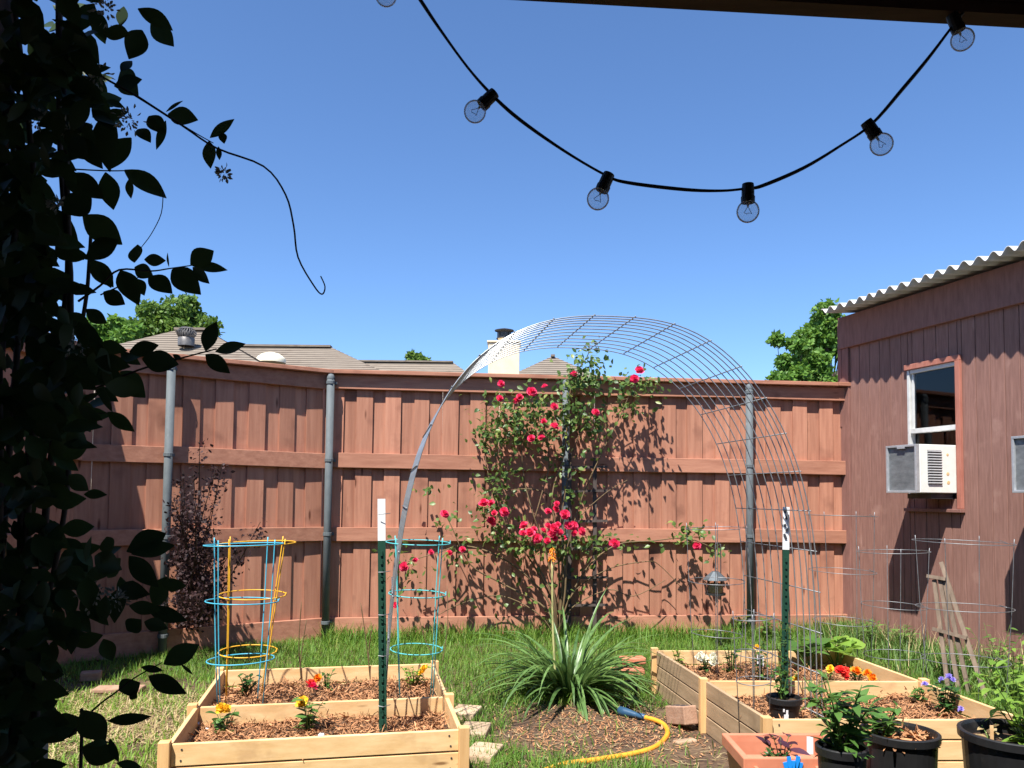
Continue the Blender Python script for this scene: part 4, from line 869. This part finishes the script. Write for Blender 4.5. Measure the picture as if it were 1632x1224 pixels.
V, F = ribbons(P, rdir(N, .3), rdir(N, .5), rng.uniform(.022, .042, N), rng.uniform(.014, .026, N), LEAF4, .4, .25); finish('foliage', V, F, 'purple_leaf', sh)['kind'] = 'stuff'

# strappy clump with flower spike
kb = atZ(908, 1108); kn = thing('poker_plant', kb, 'big clump of arching strap leaves with one flower spike', 'plant'); N = 200
for i in range(N):
    a = random.uniform(0, 2 * PI); el = random.uniform(.75, 1.48) if i > 40 else random.uniform(.35, .8); b_ = kb + Vector((math.cos(a), math.sin(a), 0)) * random.uniform(.02, .13)
    d = np.array([math.cos(a) * math.cos(el), math.sin(a) * math.cos(el), math.sin(el)]); n = np.array([-math.cos(a) * math.sin(el), -math.sin(a) * math.sin(el), math.cos(el)])
    ln = random.uniform(.42, .80); V, F = ribbons([tuple(b_)], [d], [n], ln, random.uniform(.02, .034), (.8, 1, 1, .95, .88, .78, .62, .42, .03), random.uniform(.7, 2.3), .45); finish('leaf', V, F, 'strap_leaf', kn, smooth=True)
s0 = kb + Vector((-.09, .02, .05)); s1 = atY(880, 893, kb.y); MB().tube(smooth_path([s0, s0.lerp(s1, .5) + Vector((-.008, 0, 0)), s1], 5), list(np.linspace(.009, .006, 11)), 7).build('flower_stalk', 'stalk', kn, smooth=True)
N = 90; a = rng.uniform(0, 2 * PI, N); tz_ = rng.uniform(0, .085, N); rr = .013 * np.sqrt(np.clip(1 - tz_ / .095, 0, 1)) + .003
P = np.array(s1) + np.stack([rr * np.cos(a), rr * np.sin(a), tz_], 1); d = np.stack([np.cos(a) * .6, np.sin(a) * .6, np.full(N, -.3)], 1)
V, F = ribbons(P, d, [0, 0, 1], .018, .007, (.6, 1, .5), .5, .2); finish('flower_spike', V, F, 'petal_orange', kn)

# ------------------------------------------------------------------ hose, bricks, pavers
hp = [atZ(x, y, .016) for x, y in ((800, 1262), (885, 1222), (950, 1211), (1010, 1201), (1045, 1190), (1063, 1172), (1060, 1157), (1045, 1148), (1026, 1143))]
hose = thing('garden_hose', hp[4], 'orange yellow garden hose curling over bare dirt', 'hose')
MB().tube(smooth_path(hp, 8), .0135, 12).build('tube', 'hose_orange', hose, smooth=True)
nz0, nz1 = atZ(1028, 1143, .018), atZ(988, 1133, .026); nd = (nz1 - nz0).normalized()
MB().lathe([(.014, 0), (.017, .005), (.017, .04), (.014, .045), (.016, .06), (.027, .13), (.028, .17), (.02, .172), (.001, .165)], nz0, 14, Vector((0, 0, 1)).rotation_difference(nd).to_matrix()).build('nozzle', 'nozzle_blue', hose, smooth=True)
bh = smooth_path([atZ(1000, 1128, .014), atZ(1012, 1110, .03), atZ(1014, 1095, .10), atZ(1004, 1085, .08), atZ(985, 1090, .012)], 6); tag(MB().tube(bh, .008, 8).build('drip_hose', 'hose_black', None, smooth=True), 'thin black irrigation hose looping out of the strap leaves', 'hose')
def stone(px, py, size, rz, mat, name, label, cat, group=None, tilt=0.0, holes=False):
    p = atZ(px, py); m_ = Matrix.Rotation(rz, 3, 'Z') @ Matrix.Rotation(tilt, 3, 'Y')
    if holes:
        T = thing(name, p, label, cat, group); MB().box(p + Vector((0, 0, size[2] / 2 + abs(math.sin(tilt)) * size[0] * .4)), size, m_).build('body', mat, T, bevel=.006)
        for k in (-1, 0, 1): MB().box(p + m_ @ Vector((k * size[0] * .27, 0, size[2] / 2 + .001)) + Vector((0, 0, size[2] / 2 + abs(math.sin(tilt)) * size[0] * .4)), (size[0] * .16, size[1] * .5, .003), m_).build('core_hole_shade', 'print_and_shade', T)  # dark plates on solid brick, painting the shade inside its holes
        return T
    return tag(MB().box(p + Vector((0, 0, size[2] / 2 + abs(math.sin(tilt)) * size[0] * .4)), size, m_).build(name, mat, None, bevel=.008), label, cat, group)
stone(1086, 1158, (.19, .09, .10), 1.95, 'brick', 'brick', 'cored brick propped against the grey cedar side', 'brick', None, .22, True)
stone(1092, 1185, (.13, .05, .02), .4, 'paver', 'stone', 'thin pale stone chip below the cored brick', 'stone')
for i, (x, y, sx, rz, lab) in enumerate(((742, 1142, .20, 1.35, 'tan paving slab farthest along the left bed side'), (757, 1172, .22, 1.45, 'tan paving slab in the middle of the row'), (770, 1208, .22, 1.3, 'tan paving slab with the mesh shadow nearest the patio'))): stone(x, y, (sx, .15, .045), rz, 'paver', 'paver', lab, 'paver', 'paving slabs by the left bed')
for (x, y, s3, rz, lab, mt) in ((205, 1042, (.22, .12, .13), .3, 'rough tan stone at the foot of the purple shrub', 'paver'), (212, 1020, (.16, .10, .20), .1, 'upright grey tan stone behind the rough one', 'brick'), (145, 1084, (.13, .09, .06), .35, 'small loose brick half hidden by the vine', 'brick'), (190, 1102, (.30, .12, .03), .1, 'flat pinkish paver sunk in the lawn', 'brick'),
        (158, 1050, (.20, .12, .12), -.2, 'mossy brown stone beside the rough tan one', 'brick'), (262, 1025, (.2, .1, .1), .5, 'low brown edging stone under the purple shrub', 'brick')): stone(x, y, s3, rz, mt, 'stone', lab, 'stone')
for (x, y, z, lab) in ((1000, 1076, .0, 'lower terracotta edging tile behind the strap leaves'), (1008, 1070, .055, 'upper terracotta edging tile stacked on another')): 
    p = atZ(x, y) + Vector((0, 0, z + .0275)); tag(MB().box(p, (.24 - z, .10, .05), Matrix.Rotation(.08 + z, 3, 'Z')).build('edging_tile', 'terracotta', None, bevel=.01), lab, 'tile')
# grey box planter at the lower left
gp = atY(8, 1175, 2.1); gT = thing('grey_planter', (gp.x - .12, 2.1, 0), 'grey wooden planter half hidden behind the vine', 'planter')
ztp = zat(1130, 2.1, 10)
for k in range(3): MB().box((gp.x - .12, 2.1, ztp - .05 - k * .105), (.30, .30, .10)).build('board', 'planter_grey', gT, bevel=.004)
plant('garden_plant', 'fine leaved green plant in the grey planter', (gp.x - .08, 2.1, ztp), .2, 14, .05, .2, 'leaf_light', (), .6, 12)

# ------------------------------------------------------------------ houses and trees over the fence
def hip_house(name, x0, x1, yr, Y0, label, over=4.5, ez=2.5, vent=None):
    """ridge between pixel columns x0..x1 at pixel row yr, at distance Y0; hips fall to eaves at height ez"""
    a = atY(x0, yr, Y0); b_ = atY(x1, yr, Y0); zr = (a.z + b_.z) / 2; run = over
    T = thing(name, ((a.x + b_.x) / 2, Y0, 0), label, 'house', 'houses beyond the fence')
    e = [Vector((a.x - run, Y0 - run, ez)), Vector((b_.x + run, Y0 - run, ez)), Vector((b_.x + run, Y0 + run, ez)), Vector((a.x - run, Y0 + run, ez))]
    r0, r1 = Vector((a.x, Y0, zr)), Vector((b_.x, Y0, zr)); mb = MB()
    nC = 34                                                    # shingle courses, each a little proud of the one above
    for side in (((e[0], e[1]), (r0, r1)), ((e[1], e[2]), (r1, r1)), ((e[2], e[3]), (r1, r0)), ((e[3], e[0]), (r0, r0))):
        (p, q), (u, v) = side; nv = (q - p).cross(u - p).normalized(); nv = nv if nv.z > 0 else -nv
        for k in range(nC):
            t0, t1 = k / nC, (k + 1) / nC; mb.add([p.lerp(u, t0) + nv * .012, q.lerp(v, t0) + nv * .012, q.lerp(v, t1), p.lerp(u, t1)], [(0, 1, 2, 3)]); mb.add([p.lerp(u, t0) + nv * .012, q.lerp(v, t0) + nv * .012, q.lerp(v, t0), p.lerp(u, t0)], [(0, 1, 2, 3)])
    mb.build('roof', 'roof_shingle', T)
    if x1 - x0 > 3: MB().beam(r0 + Vector((0, 0, .02)), r1 + Vector((0, 0, .02)), .26, .05).build('ridge_cap', 'roof_shingle', T)
    s_ = .5; MB().box(((e[0].x + e[1].x) / 2, Y0, ez / 2 - .01), (e[1].x - e[0].x - 2 * s_, 2 * run - 2 * s_, ez - .02)).build('wall', 'house_wall', T)
    return T, zr
h1, z1_ = hip_house('neighbour_house', 281, 330, 527, 17.5, 'low house with turbine vent on its brown hipped roof', 4.2)
h2, z2_ = hip_house('neighbour_house', 352, 528, 553, 20.5, 'long brown roofed house with pale dome vent', 4.6, 2.6)
h3, z3_ = hip_house('neighbour_house', 520, 722, 577, 27.0, 'distant brown roofed house left of the chimney', 4.0, 2.6)
h4, z4_ = hip_house('neighbour_house', 878, 884, 569, 19.0, 'house with small peaked roof above the rose', 3.4, 2.5)
h5, z5_ = hip_house('neighbour_house', 1400, 1500, 560, 19.0, 'house roof edge showing beside the shed', 4.2, 2.6)
# turbine vent: finned ball on a pipe
vb = atY(297, 541, 16.4)
tv = thing('turbine_vent', vb, 'round finned turbine vent on the roof slope', 'vent')
MB().lathe([(.165, -.14), (.165, .02), (.15, .04)], vb, 20).build('pipe', 'vent_metal', tv, smooth=True)
for k in range(22):
    a = 2 * PI * k / 22; pts = [vb + Vector((math.cos(a + .5 * t) * (.14 + .05 * math.sin(PI * t)), math.sin(a + .5 * t) * (.14 + .05 * math.sin(PI * t)), .04 + .20 * t)) * 1 if t < .8 else vb + Vector((math.cos(a + .5 * t) * .12, math.sin(a + .5 * t) * .12, .22)) for t in np.linspace(0, 1, 6)]
    MB().tube(pts, .012, 4).build('fin', 'vent_metal', tv)
MB().lathe([(.15, .215), (.10, .25), (.001, .262)], vb, 20).lathe([(.125, .03), (.15, .12), (.12, .22)], vb, 20).build('dome', 'vent_metal', tv, smooth=True)
db = atY(432, 573, 18.6); tag(MB().lathe([(.34, -.08), (.34, .0), (.31, .05), (.2, .13), (.08, .165), (.001, .17)], db, 24).build('roof_dome', 'dome_plastic', None, smooth=True), 'cream plastic dome vent on the long roof', 'roof vent')
# chimney
Yc = 15.5; c0 = atY(779, 550, Yc); c1 = atY(828, 550, Yc); cw = c1.x - c0.x; cx = (c0.x + c1.x) / 2
ch = thing('chimney', (cx, Yc, 0), 'cream stucco chimney with dark metal cap behind the fence', 'chimney')
MB().box((cx, Yc, c0.z / 2), (cw, cw * .9, c0.z)).build('stack', 'chimney_stucco', ch, bevel=.01)
MB().box((cx, Yc, c0.z + .02), (cw + .05, cw * .9 + .05, .04)).build('crown', 'chimney_stucco', ch, bevel=.01)
MB().lathe([(.12, 0), (.12, .10), (.15, .11)], (cx, Yc, c0.z + .03), 16).build('flue', 'chimney_stucco', ch, smooth=True)
MB().lathe([(.155, .09), (.155, .11), (.12, .11), (.12, .22)], (cx, Yc, c0.z + .03), 16).build('cap_collar', 'dark_metal', ch)
for k in range(8): MB().tube([(cx + .13 * math.cos(k * PI / 4), Yc + .13 * math.sin(k * PI / 4), c0.z + .12), (cx + .13 * math.cos(k * PI / 4), Yc + .13 * math.sin(k * PI / 4), c0.z + .26)], .008, 4).build('cap_bar', 'dark_metal', ch)
MB().lathe([(.19, .25), (.19, .265), (.05, .30), (.001, .305)], (cx, Yc, c0.z + .03), 16).build('cap_lid', 'dark_metal', ch)
def tree(px0, px1, pyt, pyb, Y0, label, mat, n, ls, lobes):
    a = atY(px0, pyb, Y0); b_ = atY(px1, pyt, Y0); cx_ = (a.x + b_.x) / 2; wd = (b_.x - a.x) / 2; zt_ = b_.z + .10 * (b_.z - a.z); zb_ = a.z - 1.2; hz = (zt_ - zb_) / 2; cz = (zt_ + zb_) / 2
    T = thing('tree', (cx_, Y0, 0), label, 'tree', 'trees beyond the fence')
    mb = MB().tube(smooth_path([Vector((cx_, Y0, 0)), Vector((cx_ + .1, Y0, zb_ * .6)), Vector((cx_, Y0, cz))], 4), list(np.linspace(wd * .12, wd * .04, 9)), 8); 
    P = []; cents = []
    for k in range(lobes):
        u = rng.normal(size=3); u /= np.linalg.norm(u); rr = rng.uniform(.35, .95); cents.append((cx_ + u[0] * wd * rr, Y0 + u[1] * wd * rr * .9, cz + u[2] * hz * rr))
        mb.tube([Vector((cx_, Y0, zb_ + .2)), Vector(cents[-1])], [wd * .03, wd * .01], 5)
    mb.build('trunk', 'bark', T, smooth=True)
    for c_ in cents:
        m_ = n // lobes; u = rdir(m_); r_ = rng.uniform(.45, 1, (m_, 1)) ** .6 * wd * rng.uniform(.22, .36); P.append(np.array(c_) + u * r_ * np.array([1, 1, .8]) + rng.normal(0, wd * .02, (m_, 3)))
    P = np.concatenate(P); N = len(P)
    V, F = ribbons(P, rdir(N, -.2), rdir(N, .8), rng.uniform(.6, 1.3, N) * ls, rng.uniform(.4, .8, N) * ls, LEAF4, .4, .2); finish('crown', V, F, mat, T)['kind'] = 'stuff'
tree(205, 345, 482, 575, 26, 'broad bushy green tree behind the turbine vent roof', 'tree_leaf', 24000, .16, 52)
tree(130, 235, 490, 590, 24, 'yellower leafy tree showing behind the vine', 'tree_leaf_bright', 13000, .16, 34)
tree(645, 692, 555, 585, 45, 'tiny far tree peeking over the distant roof', 'tree_leaf', 3000, .26, 16)
tree(1216, 1300, 520, 640, 16, 'lower bright green tree left of the shed roof', 'tree_leaf_bright', 11000, .11, 32)
tree(1250, 1372, 474, 640, 16.6, 'taller green tree rising behind the shed corner', 'tree_leaf_bright', 17000, .11, 46)

# ------------------------------------------------------------------ grass and weeds
def blades(name, x, y, hmin, hmax, wd, mat, label, lean=.5, cat='grass'):
    N = len(x); a = rng.uniform(0, 2 * PI, N); el = PI / 2 - np.abs(rng.normal(0, lean, N)); d = np.stack([np.cos(a) * np.cos(el), np.sin(a) * np.cos(el), np.sin(el)], 1); n = np.stack([-np.cos(a) * np.sin(el), -np.sin(a) * np.sin(el), np.cos(el)], 1)
    V, F = ribbons(np.stack([x, y, gz(x, y) - .004], 1), d, n, rng.uniform(hmin, hmax, N), wd * rng.uniform(.7, 1.3, N), (.9, .8, .08), rng.uniform(.2, 1.4, N), 0, cols=2)
    return tag(finish(name, V, F, mat, smooth=True), label, cat, kind='stuff')
def keep(x, y, dirtpad=0.0):
    ok = ~inquad(x, y, LB, .03) & ~inquad(x, y, RB, .03)
    ok &= (y - FA.y) - (x - FA.x) * .1 < -.02                                   # inside the back fence
    ln = FA - FC; nx_, ny_ = -ln.y, ln.x; ok &= ((x - FC.x) * nx_ + (y - FC.y) * ny_) < 0
    ok &= ((x - SC.x) * SN.x + (y - SC.y) * SN.y) > .01; ok &= x > FC.x - .4
    return ok
def fbm(x, y, s): return (np.sin(x * s + 1.3 * np.sin(y * s * .7)) + np.sin(y * s * 1.3 + 1.7 * np.sin(x * s * .6 + 1)) + .6 * np.sin((x + y) * s * 2.3)) / 2.6
def dirtmask(x, y):
    m_ = np.zeros_like(x)
    for c_, rx, ry in DIRT: m_ = np.maximum(m_, 1.25 - np.sqrt(((x - c_.x) / rx) ** 2 + ((y - c_.y) / ry) ** 2) + .15 * fbm(x, y, 9))
    return m_
N = 260000; x = rng.uniform(-3.6, 4.2, N); y = rng.uniform(2.6, 7.7, N); ok = keep(x, y); dm = dirtmask(x, y)
ok &= rng.uniform(0, 1, N) > np.clip(dm * 2.4, 0, .97); ok &= rng.uniform(0, 1, N) < .72 + .35 * fbm(x, y, 2.4)
x, y = x[ok], y[ok]; near = (x < -1.05) & (y < 5.6)
blades('grass', x[~near], y[~near], .03, .10, .005, 'grass', 'green lawn grass between the beds and the fence')
ok = rng.uniform(0, 1, near.sum()) < .55 + .5 * fbm(x[near], y[near], 3.1)
blades('grass', x[near][ok], y[near][ok], .025, .075, .0055, 'grass_lime', 'short lime green lawn on the left of the beds')
N = 5200; xw = rng.uniform(-3.4, 3.6, N); yw = rng.uniform(2.7, 7.5, N); ok = keep(xw, yw) & (dirtmask(xw, yw) < .15) & (fbm(xw, yw, 3.7) > .05); P = np.stack([xw, yw, gz(xw, yw) + .004], 1)[ok]; N = len(P); a = rng.uniform(0, 2 * PI, N)
V, F = ribbons(P, np.stack([np.cos(a), np.sin(a), rng.uniform(.2, 1.2, N)], 1), [0, 0, 1], rng.uniform(.025, .06, N), rng.uniform(.012, .026, N), LEAF4, .8, .2); tag(finish('clover', V, F, 'weed'), 'broad leaved clover and weeds mixed through the lawn', 'weeds', kind='stuff')
# longer fringe along the fence foot and the shed
N = 5200; s = rng.uniform(0, (FB - FA).length, N); o = np.abs(rng.normal(0, .16, N)) + .06
blades('grass', FA.x + dR.x * s + dR.y * o, FA.y + dR.y * s - dR.x * o, .08, .22, .007, 'grass', 'longer grass fringe growing along the fence foot', .35)
N = 5600; s = rng.uniform(0, 3.4, N); o = np.abs(rng.normal(0, .28, N)) + .05; ok = o < .95
xx = SC.x + SD.x * s + SN.x * o; yy = SC.y + SD.y * s + SN.y * o; ok &= ~inquad(xx, yy, RB, .03)
blades('weeds', xx[ok], yy[ok], .07, .27, .009, 'weed', 'tall green weeds growing along the shed wall', .32, 'weeds')
N = 330; s = rng.uniform(.2, 3.2, N); o = np.abs(rng.normal(0, .3, N)) + .05; xx = SC.x + SD.x * s + SN.x * o; yy = SC.y + SD.y * s + SN.y * o; ok = ~inquad(xx, yy, RB, .03)
blades('dry_grass', xx[ok], yy[ok], .15, .42, .005, 'dry', 'dry straw stalks among the shed weeds', .25, 'grass')
N = 16000; x = rng.uniform(-3, -1.1, N); y = rng.uniform(2.8, 5.2, N); ok = keep(x, y) & (fbm(x, y, 3.1) < .25); P = np.stack([x, y, gz(x, y) + .01], 1)[ok]; N = len(P); d = rng.normal(size=(N, 3)); d[:, 2] *= .3
V, F = ribbons(P, d, [0, 0, 1], rng.uniform(.03, .08, N), rng.uniform(.003, .006, N), (.8, 1, .5), rng.normal(0, .5, N), .2); tag(finish('dry_thatch', V, F, 'dry'), 'pale dry thatch in the worn lawn left of the bed', 'thatch', kind='stuff')
N = 5000; x = rng.uniform(-3, 2.2, N); y = rng.uniform(2.6, 5.4, N); ok = keep(x, y); P = np.stack([x, y, gz(x, y) + .008], 1)[ok]; N = len(P); d = rng.normal(size=(N, 3)); d[:, 2] *= .15
V, F = ribbons(P, d, [0, 0, 1], rng.uniform(.02, .07, N), rng.uniform(.002, .006, N), (.8, 1, .5), rng.normal(0, .5, N), .2); tag(finish('dry_litter', V, F, 'dry'), 'dry straw litter scattered over the bare dirt', 'litter', kind='stuff')
for i, (px, py, h_, mt, lab) in enumerate(((1385, 1040, .30, 'weed', 'leafy weed at the shed corner foot'), (1440, 1045, .26, 'weed', 'bushy weed between the shed corner and lattice'), (1590, 1085, .42, 'weed', 'tall leafy weed right of the leaning lattice'), (1615, 1120, .40, 'leaf_light', 'light green weed behind the large black tub'), (1222, 1022, .25, 'weed', 'slender weed at the foot of the right fence post'), (1180, 1015, .22, 'weed', 'small weed at the fence beside the feeder pole'))):
    plant('weed', lab, atZ(px, py), h_, 9, .08, .38, mt, (), .4, 9, cat='weed')
N = 2400; x = rng.normal(DIRT[0][0].x, .38, N); y = rng.normal(DIRT[0][0].y, .30, N); ok = keep(x, y); P = np.stack([x, y, gz(x, y) + .006], 1)[ok]; N = len(P); d = rng.normal(size=(N, 3)); d[:, 2] *= .15
V, F = ribbons(P, d, [0, 0, 1], rng.uniform(.01, .035, N), rng.uniform(.003, .009, N), (.8, 1, .5), rng.normal(0, .5, N), .2); tag(finish('bark_litter', V, F, 'chips'), 'fine brown bark bits strewn over the bare dirt by the hose', 'litter', kind='stuff')
print('objects', len(bpy.data.objects), 'polys', sum(len(m_.polygons) for m_ in bpy.data.meshes))
